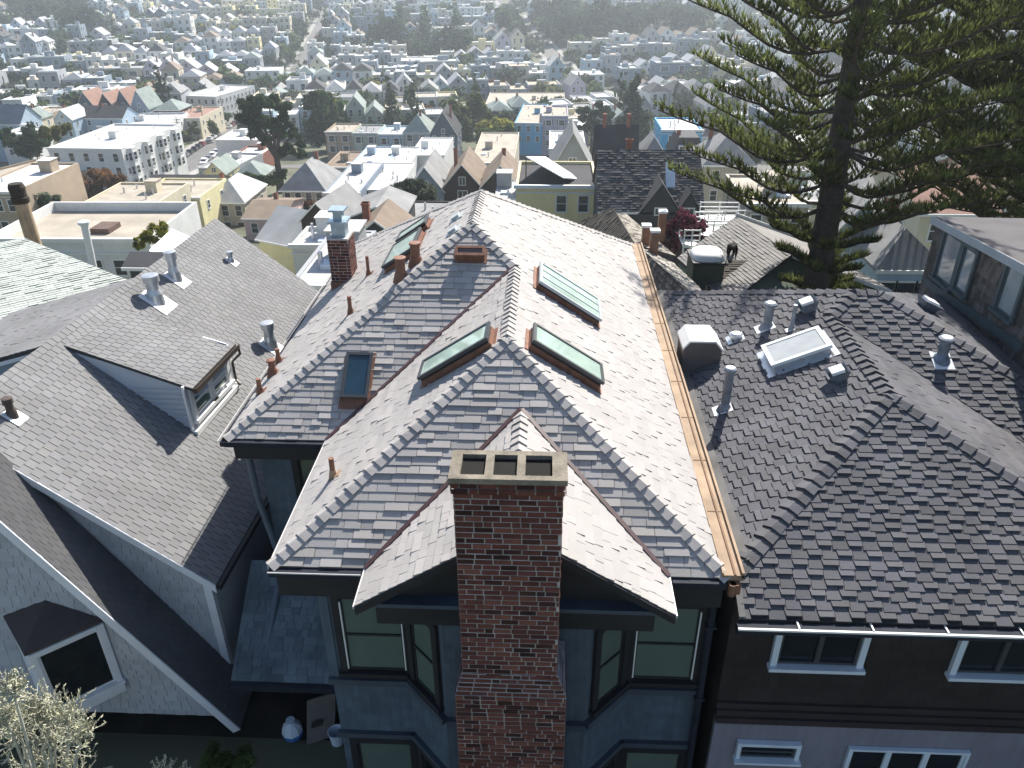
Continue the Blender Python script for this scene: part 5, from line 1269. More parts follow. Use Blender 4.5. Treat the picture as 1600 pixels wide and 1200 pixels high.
mb.prism([V((x-.45,2.0,h8+1.4))+L_,V((x+.45,2.0,h8+1.4))+L_,V((x+.45,3.6,h8+3.6))+L_,V((x-.45,3.6,h8+3.6))+L_],V((0,-.1,.1))); mb.build('skylight',mWhiteB,d8)
r9=mid('town_house','red sided house with dark steep front roof and brick chimneys','house',931,995,268,128,9,'side','brick red','charcoal',rh=6.5,seed=92,wins=(1,0),side=0,extras=False)
c9,w9=place_px(931,995,268,128); h9=max(3.5,c9.z-zg(c9.x,c9.y)); L9=r9.location
mb=MB(); mb.box(L9.x-1,L9.x+1.1,L9.y+1.6,L9.y+2.0,L9.z+h9+1.9,L9.z+h9+3.2); mb.build('dormer',WM('charcoal'),r9); addwin(r9,.05,1.58,h9+2.05,1.8,1.0,0,mTrimW,None,'pair')
for dx in (-2,1.9):
    mb=MB(); mb.box(L9.x+dx-.3,L9.x+dx+.3,L9.y+4.2,L9.y+4.8,L9.z+h9+5,L9.z+h9+8.2); mb.build('chimney',mBrickP,r9)
mid('gabled_house','grey gable roofed house with black front, right of the red sided house','house',995,1050,262,130,10,'hip','black','grey',rh=4.4,seed=93,wins=(1,1),side=0,winw=2.2)
mid('town_house','sky blue tall house with white roof and grey mansard front','house',1034,1098,205,150,12,'flat','sky blue','white',par=.3,seed=94,wins=(3,2),side=1)
mid('town_house','pale blue gabled front below the sky blue tall house','house',1052,1100,245,136,8,'mansard','pale blue','dark',rh=3,seed=95,wins=(1,2),side=0)
mid('gabled_house','steep grey gable with skylights behind the white canopy','house',862,926,262,112,10,'gable','grey','grey',rh=5,seed=96,wins=(1,0),side=0,extras=False)
mid('row_building','white flat roof beyond the steep grey gable','building',858,916,234,180,20,'flat','white','white',par=.3,seed=97,wins=(1,0),side=0)
b7=mid('town_house','beige house with white window bays beyond the plum tree','house',1168,1264,322,74,11,'flat','beige','tan',par=.3,seed=98,wins=(2,3))
mid('town_house','pale green flat fronted house left of the conifer trunk','house',1236,1334,318,78,11,'flat','pale green','grey',par=.3,seed=99,wins=(2,2),side=0)
mid('town_house','grey hip roofed house partly behind conifer branches','house',1100,1180,258,120,11,'hip','beige','grey',rh=3.6,seed=100,wins=(2,2))
mid('town_house','tan roofed house beyond the weathered shingle building','house',1440,1560,330,62,12,'side','cream','reddish',rh=2.2,seed=101,wins=(1,2))
mid('town_house','brown roofed house at the right edge beyond the shingle building','house',1540,1660,300,80,12,'side','tan','brown',rh=2.6,seed=102,wins=(1,2))
mid('town_house','grey roofed house behind the conifer trunk, right side','house',1360,1450,300,88,12,'hip','white','grey',rh=2.6,seed=103,wins=(2,2))
# decks with white railings
dk=thing('roof_deck','white railed timber deck above the plum tree','deck',aty(1150,350,60)); L=dk.location
for k,(x0,x1,py,Y) in enumerate(((1100,1162,350,58),(1092,1135,368,54),(1068,1092,384,50))):
    a,b=aty(x0,py,Y),aty(x1,py,Y); mb=MB(); mb.box(a.x,b.x,Y,Y+2.2,a.z-.15,a.z); dp=mb.build('deck_floor',mWhite,dk)
    mb=MB()
    for z in (.35,.7,1.05): mb.box(a.x,b.x,Y-.03,Y+.03,a.z+z-.04,a.z+z+.03); mb.box(a.x,b.x,Y+2.1,Y+2.16,a.z+z-.04,a.z+z+.03)
    n=max(2,int((b.x-a.x)/1.3))
    for q in range(n+1):
        x=a.x+(b.x-a.x)*q/n
        for yy in (Y,Y+2.13): mb.box(x-.04,x+.04,yy-.04,yy+.04,a.z,a.z+1.1)
        mb.box(x-.05,x+.05,Y-.05,Y+.05,a.z-5,a.z)
    mb.build('railing',mWhite,dp)
# -- brown tiled house just behind the copper gutter
bh=thing('brown_tiled_house','steep dark tiled house with sunlit shingle side and copper clad chimneys behind the copper gutter','house',(5,30,-20))
K1,K2,Aq=atz(993,382,-10.6),atz(1114,487,-10.6),atz(958,324,-10.6); zl=-13.6
e1,e2,e3=atz(978,334,-11.7),atz(1056,400,-11.7),atz(1092,448,-11.7)
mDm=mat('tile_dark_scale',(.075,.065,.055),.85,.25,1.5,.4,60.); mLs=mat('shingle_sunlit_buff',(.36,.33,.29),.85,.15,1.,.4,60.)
mb=MB(); LB=[V((K2.x-3.4,K2.y-.6,zl)),V((K1.x-3.2,K1.y,zl))]
pl=Plane(LB[0],LB[1]-LB[0],V((-1,0,1.1))); n_=(LB[1]-LB[0]).cross(K1-LB[1]); n_=n_ if n_.z>0 else -n_
pl=Plane(LB[0],LB[1]-LB[0],n_); r=random.Random(3)
shingles(mb,pl,[[LB[0],LB[1],K1,K2]],e=.2,w=(.2,.24),t=.02,mode='tab',tint=lambda r:r.uniform(.75,1.2),r=r)
F1_=atz(893,352,-12.2); n_=(K1-F1_).cross(Aq-F1_); n_=n_ if n_.z>0 else -n_
pl=Plane(F1_,K1-F1_,n_); F2_=V((K1.x-1.6,K1.y-.6,K1.z-1.2)); mb.prism([F1_,K1,Aq],V((0,0,-.2)))
shingles(mb,Plane(F1_,(1,0,0),n_),[[F1_,K1,Aq]],e=.2,w=(.2,.4),t=.02,tint=lambda r:r.uniform(.8,1.3),r=r,deck=False)
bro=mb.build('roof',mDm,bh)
mb=MB()
for P in ([K1,K2,e3,e2],[K1,e2,e1,Aq]):
    n_=(P[1]-P[0]).cross(P[2]-P[0]); n_=n_ if n_.z>0 else -n_; pl=Plane(P[0],P[1]-P[0],n_); shingles(mb,pl,[P],e=.2,w=(.2,.5),t=.015,tint=lambda r:r.uniform(.9,1.1),r=r)
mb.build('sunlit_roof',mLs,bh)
mb=MB(); mb.prism([V((p.x,p.y,-26)) for p in (LB[0]+V((.3,.2,0)),V((e3.x-.3,e3.y,0)),V((e1.x,e1.y,0)),V((K1.x-3,K1.y+4,0)))],V((0,0,12.2))); mb.build('wall',WM('dark brown'),bh)
mFlu=mat('flue_copper_dull',(.26,.15,.10),.6,.25,3.,metal=.2)
for bx,by,ty in ((1008,382,354),(1021,392,362),(1033,362,332)):
    b=atz(bx,by,-11.0); hh_=max(.7,aty(bx,ty,b.y).z-b.z); mb=MB(); mb.box(b.x-.16,b.x+.16,b.y-.16,b.y+.16,b.z-.4,b.z+hh_); o=mb.build('chimney',mFlu,bh)
    mb=MB(); mb.box(b.x-.2,b.x+.2,b.y-.2,b.y+.2,b.z+hh_,b.z+hh_+.1); mb.build('chimney_cap',mMetalW,o)
# -- grey gabled house with the roofer, green stair box with dome skylight
gh=thing('grey_gabled_house','grey shingled house with green gable wall and green roof box under a white dome','house',(12,42,-22))
zr=-13.2; R0,R1=atz(1150,338,zr),atz(1238,397,zr); L0=aty(1058,403,R0.y-3.2); dv=R1-R0; 
dn=(L0-R0); E0,E1=L0,L0+dv
n_=dv.cross(dn); n_=n_ if n_.z>0 else -n_
pl=Plane(E0,dv,n_); mb=MB(); shingles(mb,pl,[[E0,E1,R1,R0]],e=.2,w=(.3,.6),t=.02,tint=lambda r:r.uniform(.85,1.12),r=r)
dm=dn-2*dn.dot(V((dv.y,-dv.x,0)).normalized())*V((dv.y,-dv.x,0)).normalized()
mb.prism([R0,R1,R1+dm,R0+dm],V((0,0,-.15))); gro=mb.build('roof',mat('shingle_mid_grey',(.21,.20,.19),.85,.15,1.,.4,60.),gh)
mb=MB(); i_=dv.normalized()*.3
mb.prism([R1-i_+V((0,0,-.2)),E1-i_+V((0,0,-.2)),E1-i_+V((0,0,-12)),R1+dm-i_+V((0,0,-12)),R1+dm-i_+V((0,0,-.2))],-(dv-2*i_)); mb.build('wall',WM('green'),gh)
mb=MB(); mb.obox(R1+V((0,0,-.2)),dm,i_*.3,V((0,0,.2))); mb.obox(R0,dm,-i_*.3,V((0,0,.2))); mb.build('rake_board',mTrimW,gh)
b0=pl.px(1098,430); bx,by,bz_=b0.x,b0.y-1.2,b0.z
mb=MB(); mb.box(bx-.75,bx+.75,by,by+1.8,bz_-2.6,bz_+1.0); bo=mb.build('stair_box',mat('box_green',(.05,.065,.05),.6,.2,1.5),gh)
mb=MB(); mb.box(bx-.8,bx+.9,by-.1,by+1.9,bz_+1.0,bz_+1.12); mb.build('box_curb',mTrimD,bo)
mb=MB(); 
prv=None
for k in range(9):
    th_=math.pi/2*k/8; a0=.12+.88*math.cos(th_)**.6; zz_=bz_+1.12+.38*math.sin(th_); rg=[V((bx+math.copysign(abs(math.cos(q_))**.6,math.cos(q_))*.82*a0+.05,by+.9+math.copysign(abs(math.sin(q_))**.6,math.sin(q_))*.9*a0,zz_)) for q_ in [2*math.pi*i_/28+.05 for i_ in range(28)]]
    if prv: [mb.poly([prv[i_],prv[(i_+1)%28],rg[(i_+1)%28],rg[i_]]) for i_ in range(28)]
    prv=rg
mb.poly(prv)
mb.build('dome_skylight',mWhite,bo,smooth=True,weld=True)
mb=MB(); mb.lathe(V((bx+.1,by-.005,bz_-.2)),[(.16,0),(.16,.03),(.05,.035)],14,ax=(0,-1,0)); mb.build('round_light',mat('lamp_cream',(.6,.5,.3),.5,.1,3.),bo)
mb=MB(); q=[V((bx+.75,by+.1,bz_+.15)),V((bx+2.3,by+.1,bz_+.15)),V((bx+2.3,by+1.5,bz_+.75)),V((bx+.75,by+1.5,bz_+.75))]; shp=Plane(q[0],(1,0,0),(0,-.4,1)); shingles(mb,shp,[q],e=.17,w=(.2,.4),t=.02,tint=lambda r:r.uniform(.7,1.2),r=r); mb.prism([p+V((0,0,-.1)) for p in q],V((0,0,-2.6))); mb.build('shingled_annexe',mDm,bo)
# -- light blue house behind the conifer trunk
mid('town_house','light blue house with white windows and grey roof behind the conifer trunk','house',1375,1470,418,41,7,'hip','pale blue','grey',rh=1.7,seed=110,wins=(1,3),side=1,shing=None,winh=1.5)
mid('gabled_house','light blue side wing with grey roof left of the conifer trunk','house',1294,1392,372,46,9,'gable','pale blue','grey',rz=-18,rh=2.6,seed=111,wins=(1,1),side=0,extras=False)
# -- pale green-grey roof behind the left house
ph=thing('pale_roofed_house','pale green grey shingled roof behind the left gable ridge','house',(-20,24,-16))
pa=[atz(206,440,-10.6),aty(35,371,26.5)]
R_a=aty(38,372,25.5); R_b=V((R_a.x-9,R_a.y-8,R_a.z)); e_a=aty(212,443,22.5); d_=(R_b-R_a); e_b=e_a+d_
n_=d_.cross(e_a-R_a); n_=n_ if n_.z>0 else -n_
pl=Plane(e_b,e_a-e_b,n_); mb=MB(); r=random.Random(5); ex=(e_a-R_a)*.35
shingles(mb,pl,[[e_b+ex,e_a+ex,R_a,R_b]],e=.16,w=(.2,.5),t=.016,tint=lambda r:r.uniform(.88,1.1),r=r)
mb.build('roof',mat('shingle_pale_green',(.44,.47,.43),.85,.12,1.2,.4,80.),ph)
mb=MB(); q=[R_a,R_b,e_b+ex,e_a+ex]; mb.prism([V((p.x,p.y,-22)) for p in q],V((0,0,8.2))); mb.build('wall',WM('beige'),ph)
# -- corrugated roof and little dark shed by the yellow bush
cs=thing('corrugated_shed','small shed with white corrugated roof behind the left gable ridge','shed',aty(240,392,50)); L=cs.location.copy()
q=[aty(232,392,48),aty(262,408,45),aty(292,372,51),aty(268,358,54)]; mb=MB(); a=q[1]-q[0]; b=q[3]-q[0]
for k in range(10):
    p=q[0]+a*(k/10); mb.prism([p,p+a*.05+V((0,0,.07)),p+a*.1,p+a*.1+b,p+a*.05+b+V((0,0,.07)),p+b] if 0 else [p,p+a*.05+V((0,0,.08)),p+a*.05+b+V((0,0,.08)),p+b],V((0,0,-.03))); mb.prism([p+a*.05+V((0,0,.08)),p+a*.1,p+a*.1+b,p+a*.05+b+V((0,0,.08))],V((0,0,-.03)))
mb.build('corrugated_roof',mMetalW,cs); mb=MB(); mb.prism([V((p.x,p.y,L.z-9)) for p in q],V((0,0,min(p.z for p in q)-.05-L.z+9))); mb.build('wall',WM('grey'),cs)
mid('shed_house','dark grey sloped roof shed by the white corrugated roof','shed',200,238,412,45,2.2,'side','charcoal','dark',rh=.4,seed=112,wins=(1,0),side=0,extras=False)
# -- the roofer: bent over, maroon jacket, dark trousers
ft=pl and aty(1141,410,b0.y+1.5)
pp=thing('person','bent over person in a maroon jacket and dark trousers beside the white roof dome','person',ft)
def skinfig(pts,edges,rad,name,m,par,org):
    me=bpy.data.meshes.new(name); me.from_pydata([V(p) for p in pts],edges,[]); o=bpy.data.objects.new(name,me); COL.objects.link(o); o.parent=par; me.materials.append(m)
    sk=o.modifiers.new('skin','SKIN'); 
    for v,rr in zip(me.skin_vertices[0].data,rad): v.radius=(rr,rr)
    me.skin_vertices[0].data[0].use_root=True
    o.modifiers.new('sub','SUBSURF').levels=1; o.modifiers['sub'].render_levels=1; return o
S_=[(0,0,.86),(-.1,0,.82),(.1,0,.82),(-.13,.04,.45),(.13,.06,.45),(-.14,0,.05),(.15,.03,.05),(-.15,-.12,.03),(.16,-.1,.03),(-.04,-.22,1.02),(-.12,-.46,1.06),(-.13,-.56,1.02),(-.14,-.66,.98),(-.3,-.42,1.02),(-.34,-.55,.78),(-.3,-.62,.55),(.08,-.46,1.04),(.1,-.62,.82),(.06,-.7,.58),(-.3,-.64,.46),(.06,-.73,.49)]
E_=[(0,1),(0,2),(1,3),(2,4),(3,5),(4,6),(5,7),(6,8),(0,9),(9,10),(10,11),(11,12),(10,13),(13,14),(14,15),(15,19),(10,16),(16,17),(17,18),(18,20)]
rd=[.15,.1,.1,.075,.075,.05,.05,.045,.045,.16,.16,.06,.1,.075,.055,.045,.075,.055,.045,.04,.04]
bo=skinfig(S_,E_,rd,'body',mat('trousers_dark',(.03,.032,.045),.9,.1,5.),pp,None)
jk=[(0,-.02,.92),(-.04,-.22,1.03),(-.12,-.46,1.07),(-.3,-.42,1.03),(-.34,-.55,.79),(-.3,-.61,.58),(.08,-.46,1.05),(.1,-.62,.83),(.06,-.69,.61)]
skinfig(jk,[(0,1),(1,2),(2,3),(3,4),(4,5),(2,6),(6,7),(7,8)],[.175,.185,.185,.095,.075,.06,.095,.075,.06],'jacket',mat('jacket_maroon',(.30,.035,.06),.8,.1,5.),pp,None)
mb=MB(); mb.lathe(V((-.14,-.7,.9)),[(.03,0),(.09,.05),(.115,.13),(.1,.2),(.04,.25)],14); o=mb.build('hair',mat('hair_dark',(.02,.016,.014),.7,.1,5.),None); o.parent=pp
# ================================================================== the valley: rows of houses, trees, cars
def merge_far(name,kind,w,d,h,rh,wc,rc,seed):
    """a small house far away as one mesh: walls, roof, cornice, window frames and panes"""
    r=random.Random(seed); mb=MB(); x0,x1=-w/2,w/2; B=-7
    far_house(mb,kind,w,d,h,rh,wc,rc,r); return mb
def far_house(mb,kind,w,d,h,rh,wc,rc,r,X=None):
    x0,x1=-w/2,w/2; B=-7; n0=len(mb.v)
    if kind=='flat':
        mb.box(x0,x1,0,d,B,h,0,wc); mb.box(x0,x1,0,.25,h,h+.5,0,wc); mb.box(x0,x0+.25,.25,d,h,h+.5,0,wc); mb.box(x1-.25,x1,.25,d,h,h+.5,0,wc); mb.box(x0+.25,x1-.25,.25,d,h,h+.06,1,rc); mb.box(x0-.15,x1+.15,-.28,0,h+.15,h+.55,0,(1.05,1.05,1.02))
        if r.random()<.75: ex,ey=r.uniform(-1.5,1.5),d*r.uniform(.35,.75); mb.box(ex-1,ex+1,ey,ey+2,h,h+1.6,0,wc)
        if r.random()<.6: ex,ey=r.uniform(-2,2),d*r.uniform(.1,.9); mb.box(ex-.3,ex+.3,ey,ey+.6,h,h+.9,0,(.6,.6,.6))
    else:
        if kind=='gable': mb.prism([V((x0,0,B)),V((x1,0,B)),V((x1,0,h)),V((0,0,h+rh-.1)),V((x0,0,h))],V((0,d,0)),0,wc)
        else: mb.box(x0,x1,0,d,B,h,0,wc)
        o=.3
        if kind=='gable':
            for s in (-1,1):
                e=V((s*(x1+o),-o,h-o*rh/x1)); a=V((0,-o,h+rh)); mb.prism([e,e+V((0,d+2*o,0)),a+V((0,d+2*o,0)),a],V((0,0,-.15)),1,rc)
                mb.obox(e+V((0,-.05,-.25)),a-e,V((0,.05,0)),V((0,0,.25)),0,(1.1,1.1,1.08))
        else:
            c=[V((x0-o,-o,h)),V((x1+o,-o,h)),V((x1+o,d+o,h)),V((x0-o,d+o,h))]; p,q=V((0,w/2,h+rh)),V((0,d-w/2,h+rh))
            for f in ([c[0],c[1],p],[c[1],c[2],q,p],[c[2],c[3],q],[c[3],c[0],p,q],c[::-1]): mb.poly(f,1,rc)
        if r.random()<.5: mb.box(x1*.4,x1*.4+.6,d*.5,d*.5+.6,h,h+rh+.6,0,(.5,.3,.25))
    for k in range(2):
        for c in range(2):
            z=h-2.3-3*k; x=x0+w*(c+.5)/2; ww=r.choice((1.,1.6,1.3)); 
            mb.box(x-ww/2-.12,x+ww/2+.12,-.06,0,z-.12,z+1.72,0,(1.15,1.15,1.12)); mb.box(x-ww/2,x+ww/2,-.09,-.06,z,z+1.6,2,(1,1,1))
    if kind=='gable': mb.box(-.5,.5,-.08,0,h+.3,h+1.4,2,(1,1,1))
    for s in (-1,1):
        for y in (.25,.6):
            for k in range(2): x=s*x1; mb.box(min(x,x+s*.06),max(x,x+s*.06),d*y-.45,d*y+.45,h-2.2-3*k,h-.8-3*k,2,(1,1,1))
mFW=mat('far_wall',(.62,.62,.61),.8,.12,.15); mFR=mat('far_roof',(.5,.5,.5),.85,.15,.3); mFG=mat('far_glass',(.05,.06,.075),.15,.1,.5,spec=.5)
FARM=[mFW,mFR,mFG]
def tn(n,base): c=WALLS.get(n) or ROOFS.get(n); b=.62 if base else .5; return tuple(min(1.5,k/b) for k in c)
rf=random.Random(101)
GC=['white','white','pale blue','cream','blue grey','lavender','beige','pale green','grey','white','pale blue','slate blue']
GR=['grey','brown','grey','pale grey','dark','grey','green grey']
FC=['white','white','cream','pale blue','beige','grey','white','pale yellow','blue grey']
FR_=['white','pale grey','white','tan','pale grey','grey']
near_proto={}; far_proto={}
def near_house(kind,wc,rc,v):
    k=(kind,wc,rc,v)
    if k not in near_proto:
        rr=random.Random(hash((kind,wc,rc,v))%1000 if 0 else len(near_proto)*13+5)
        near_proto[k]=None
        o=gen('row_house' if kind=='flat' else 'gabled_house','x','house',7.2,12.5,8.2+.8*v,kind,wc,rc,rh=2.9 if kind=='gable' else 2.3,wins=(2,2),side=0,seed=len(near_proto),extras=(v==1),winw=1.3,winh=1.7)
        near_proto[k]=o; o['_used']=0; return o,True
    return near_proto[k],False
def far_obj(kind,wc,rc,v):
    k=(kind,wc,rc,v)
    if k not in far_proto:
        mb=MB(); far_house(mb,kind,7.2,12.5,8.2+.8*v,2.9 if kind=='gable' else 2.3,tn(wc,1),tn(rc,0),random.Random(len(far_proto)))
        o=mb.build('row_house' if kind=='flat' else 'gabled_house',FARM); far_proto[k]=o; return o,True
    return far_proto[k],False
OG={}
def occ_add(x,y,rad): 
    for i in range(int((x-rad)//20),int((x+rad)//20)+1):
        for j in range(int((y-rad)//20),int((y+rad)//20)+1): OG.setdefault((i,j),[]).append((x,y,rad))
def occ_hit(x,y,rad):
    for i in range(int((x-rad)//20),int((x+rad)//20)+1):
        for j in range(int((y-rad)//20),int((y+rad)//20)+1):
            for (a,b,c) in OG.get((i,j),()):
                if (a-x)**2+(b-y)**2<(c+rad)**2: return True
    return False
for o in OCC: occ_add(*o)
def seen(p,zt=9):
    a=proj(p); b=proj(p+V((0,0,zt)))
    return -40<a[0]<1640 and b[1]>-60 or (-40<a[0]<1640 and a[1]>-60), a, b
WOOD=[(790,1010,12,62),(0,135,-10,42),(560,720,52,78),(1010,1160,5,45)]
def in_wood(px,py): return any(x0<px<x1 and y0<py<y1 for x0,x1,y0,y1 in WOOD)
cand=[]; tcand=[]; b=78.; row=0
while b<960:
    a=-700.; kind='flat'; run=0
    while a<700:
        if run<=0:
            kind=rf.choice(('gable','flat','flat','flat','gable','hip','flat')) ; run=rf.randint(1,6); wcs=rf.sample(GC,3) if kind!='flat' else rf.sample(FC,3); rcs=rf.sample(GR,2) if kind!='flat' else rf.sample(FR_,2); jb=rf.uniform(-3,3); v=rf.randint(0,1)
        run-=1; sx=rf.uniform(.85,1.2) if kind=='flat' else rf.uniform(.82,1.08); sx*=1.9 if (kind=='flat' and rf.random()<.12) else 1; sx*=1.0 if b<300 else (1.12 if b<420 else 1.3); w=7.2*sx+.35; a+=w*.5; a0=a; a+=w*.5
        if any(abs(a-s)<11 for s in STREETS) and b>110: continue
        if any(abs(b+jb+5-xs_)<7 for xs_ in XST): continue
        p=ab(a0,b+jb+rf.uniform(-2.2,2.2)); ok,pa,pb=seen(p)
        if not ok: continue
        lim=226 if pa[0]<1100 else 300
        if pa[1]>lim and pa[1]>0: continue
        c=p+cD*6.2
        if occ_hit(c.x,c.y,4.0*max(1,sx*.8)): continue
        pr_=rf.random()
        if in_wood(pb[0],pb[1]) and pr_<.93:
            tcand.append((p,2)); tcand.append((p+cC*3+cD*9,2)); continue
        if pr_<(.14 if b<420 else .08): tcand.append((p+cD*5,0)); tcand.append((p+cD*1+cC*2,0)); continue
        cand.append((pa[2],p,kind,rf.choice(wcs),rf.choice(rcs),v,sx,rf.uniform(.8,1.35)*(1 if b<300 else (1.1 if b<420 else 1.25))))
    row+=1; b+=21.5+ (6.5 if b>400 else 0)
    a=-700.
    while a<700:
        a+=rf.uniform(3.,8.5)
        if rf.random()<(.22 if b<400 else .4): continue
        if any(abs(a-s)<6 for s in STREETS): continue
        p=ab(a,b-rf.uniform(2.,8)); ok,pa,pb=seen(p)
        if not ok or (pa[1]>(222 if pa[0]<1100 else 300)): continue
        if occ_hit(p.x,p.y,2.5): continue
        tcand.append((p,0))
for s in STREETS:      # street trees
    bb=150
    while bb<850:
        bb+=rf.uniform(9,22); p=ab(s+rf.choice((-7.2,7.2)),bb); ok,pa,pb=seen(p)
        if ok and pa[1]<(250 if pa[0]<1100 else 300) and not occ_hit(p.x,p.y,1): tcand.append((p,1))
cand.sort(key=lambda c:c[0])
# ---- labels that single out: colours and the nearest landmark
LMP=[('the umbrella pine',(420,200)),('the broad cypress',(505,185)),('the pointed conifer',(992,170)),('the sky-blue long house',(825,205)),('the white corner apartments',(320,160)),('the feathery palm',(157,155)),('the wispy olive tree',(716,185)),('the tan roof block',(820,155)),('the big layered conifer',(1345,60)),('the sky-blue tower',(1066,220)),('the hillside wood',(900,40)),('the hilltop blocks',(985,10)),('the upper left grove',(60,20)),('the plain white block',(410,115)),('the bay windowed row',(610,215))]
ORD=['','second ','third ','fourth ','fifth ','sixth ','seventh ','eighth ','ninth ','tenth ','11th ','12th ','13th ','14th ','15th ','16th ','17th ','18th ','19th ','20th ']
ORD+= ['%dth '%k for k in range(21,80)]
BUCK={}
def autolabel(o,base,px,py):
    nm,(lx,ly)=min(LMP,key=lambda l:((l[1][0]-px))**2+((l[1][1]-py)*2.2)**2)
    dx,dy=px-lx,(py-ly)*2.2
    rel=('left of' if dx<0 else 'right of') if abs(dx)>abs(dy) else ('beyond' if dy<0 else 'before')
    BUCK.setdefault((base,nm,rel),[]).append((math.hypot(dx,dy),o))
def flush_labels():
    for (base,nm,rel),L in BUCK.items():
        L.sort(key=lambda t:t[0])
        for i,(d,o) in enumerate(L):
            n=ORD[i] if i else ('nearest ' if len(L)>1 else '')
            o['label']=f"{base}, {n}{rel} {nm}" if n else f"{base} {rel} {nm}"
cnt={'gable':0,'flat':0,'hip':0}; stuffmb=MB(); nind=0
def put(o,first,p,sx,sz):
    c=o if first else copy_tree(o)
    c.location=(p.x,p.y,p.z-.6); c.rotation_euler=(0,0,-BETA+rf.uniform(-.05,.05)); c.scale=(sx,1,sz); return c
for depth,p,kind,wc,rc,v,sx,sz in cand:
    gk='flat' if kind=='flat' else 'gable'
    if cnt[gk]<290:
        cnt[gk]+=1
        if depth<360: o,f=near_house(kind,wc,rc,v)
        else: o,f=far_obj(kind,wc,rc,v)
        c=put(o,f,p,sx,sz); c['category']='house'; c['group']='gabled houses across the valley' if gk=='gable' else 'flat roofed row houses across the valley'
        q=proj(p+V((0,0,8))); kn={'flat':'flat-roofed house','gable':'gabled house','hip':'hip-roofed house'}[kind]
        autolabel(c,f"{wc} {kn} with {rc} roof",q[0],q[1])
    else:
        t=MB(); far_house(t,kind,7.2*sx,12.5,(8.2+.8*v)*sz,2.9 if kind=='gable' else 2.3,tn(wc,1),tn(rc,0),rf)
        ca,sa=math.cos(-BETA),math.sin(-BETA); nb=len(stuffmb.v)
        stuffmb.v.extend([(p.x+ca*x-sa*y,p.y+sa*x+ca*y,p.z-.6+z) for x,y,z in t.v]); stuffmb.f.extend([tuple(i+nb for i in f) for f in t.f]); stuffmb.m.extend(t.m); stuffmb.t.extend(t.t)
o=stuffmb.build('distant_houses',FARM); o['kind']='stuff'
# ---- larger blocks far away
for i,(x0,x1,py,Y,wl,lb) in enumerate([(955,1004,7,770,'white','big white hillside apartment block above the wood'),(1004,1040,10,790,'pale blue','pale hillside apartment block right of the big white one'),(752,772,4,740,'cream','cream hillside apartment tower above the far gables'),(705,735,8,740,'pale blue','pale blue hillside apartment block above the far gables'),(662,700,50,640,'charcoal','dark half hidden apartment house below the far gables'),(626,675,96,470,'grey','grey flat roofed hall above the far row of gables'),(382,436,112,440,'white','plain white block with small windows by the upper street'),(898,945,118,430,'white','plain white windowless block left of the pointed conifer'),(8,96,72,600,'white','long white hall at the far left edge'),(60,130,50,660,'pale green','pale green roofed terrace below the upper left grove')]):
    if 1: mid('apartment_block',lb,'apartment block',x0,x1,py,Y,16,'flat',wl,'white' if wl!='charcoal' else 'dark',seed=200+i,wins=(3,4),rz=8,side=0,par=.4,winw=1.5,winh=1.8)
# ---- valley trees
KND=[('round olive tree','olive',1.,1.,.55,1.4),('round green tree','green',1.,.95,.6,1.4),('dark broad tree','dark',1.1,1.05,.6,1.5),('yellow green tree','yellow',.9,.9,.4,.9),('rust brown tree','rust',.9,.85,.6,1.3),('tall dark conifer','dark',.62,1.9,.6,1.5),('grey green tree','grey',1.,.95,.7,1.5)]
WT=[5,5,6,1.5,1,2.4,4]
def far_tree_mesh(kd,n,seed,size):
    lb,lf,rx,rz_,lo,hi=kd; r=random.Random(seed); cl=[]
    for i in range(6):
        if rz_>1.5: u=i/5; cl.append((V((r.uniform(-.3,.3),r.uniform(-.3,.3),1.8+u*8.5)),V((2.7*(1.1-u)+.35,)*2+(2.2,))))
        else: cl.append((V((r.uniform(-2.1,2.1)*rx,r.uniform(-2.1,2.1)*rx,3.8+r.uniform(-1.2,1.7)*rz_)),V((2.3*rx,2.3*rx,1.8*rz_))*r.uniform(.75,1.15)))
    mb=MB(); leafcrown(mb,cl,n,size,r,lo,hi); return mb
TP={}
def near_tree(k,v):
    if (k,v) in TP: return TP[(k,v)],False
    kd=KND[k]; t=thing('conifer_tree' if kd[3]>1.5 else 'broadleaf_tree','x','tree'); mb=MB(); mb.path([V((0,0,-1.5)),V((.1,0,1.5)),V((0,.1,4))],[.28,.22,.15],6); mb.build('trunk',mBark,t)
    far_tree_mesh(kd,520,k*10+v,.62).build('crown',LEAF[kd[1]],t); TP[(k,v)]=t; return t,True
tl=[]
for p,fl in tcand:
    q=proj(p); k=rf.choices(range(7),WT)[0]
    if fl==2: k=rf.choice((2,2,5,2,2,0))
    tl.append((q[2],p,fl,k))
tl.sort(key=lambda t:t[0]); nt_=0; smb={}; 
mbs={k:MB() for k in ('olive','green','dark','yellow','rust','grey')}
tmpl={}
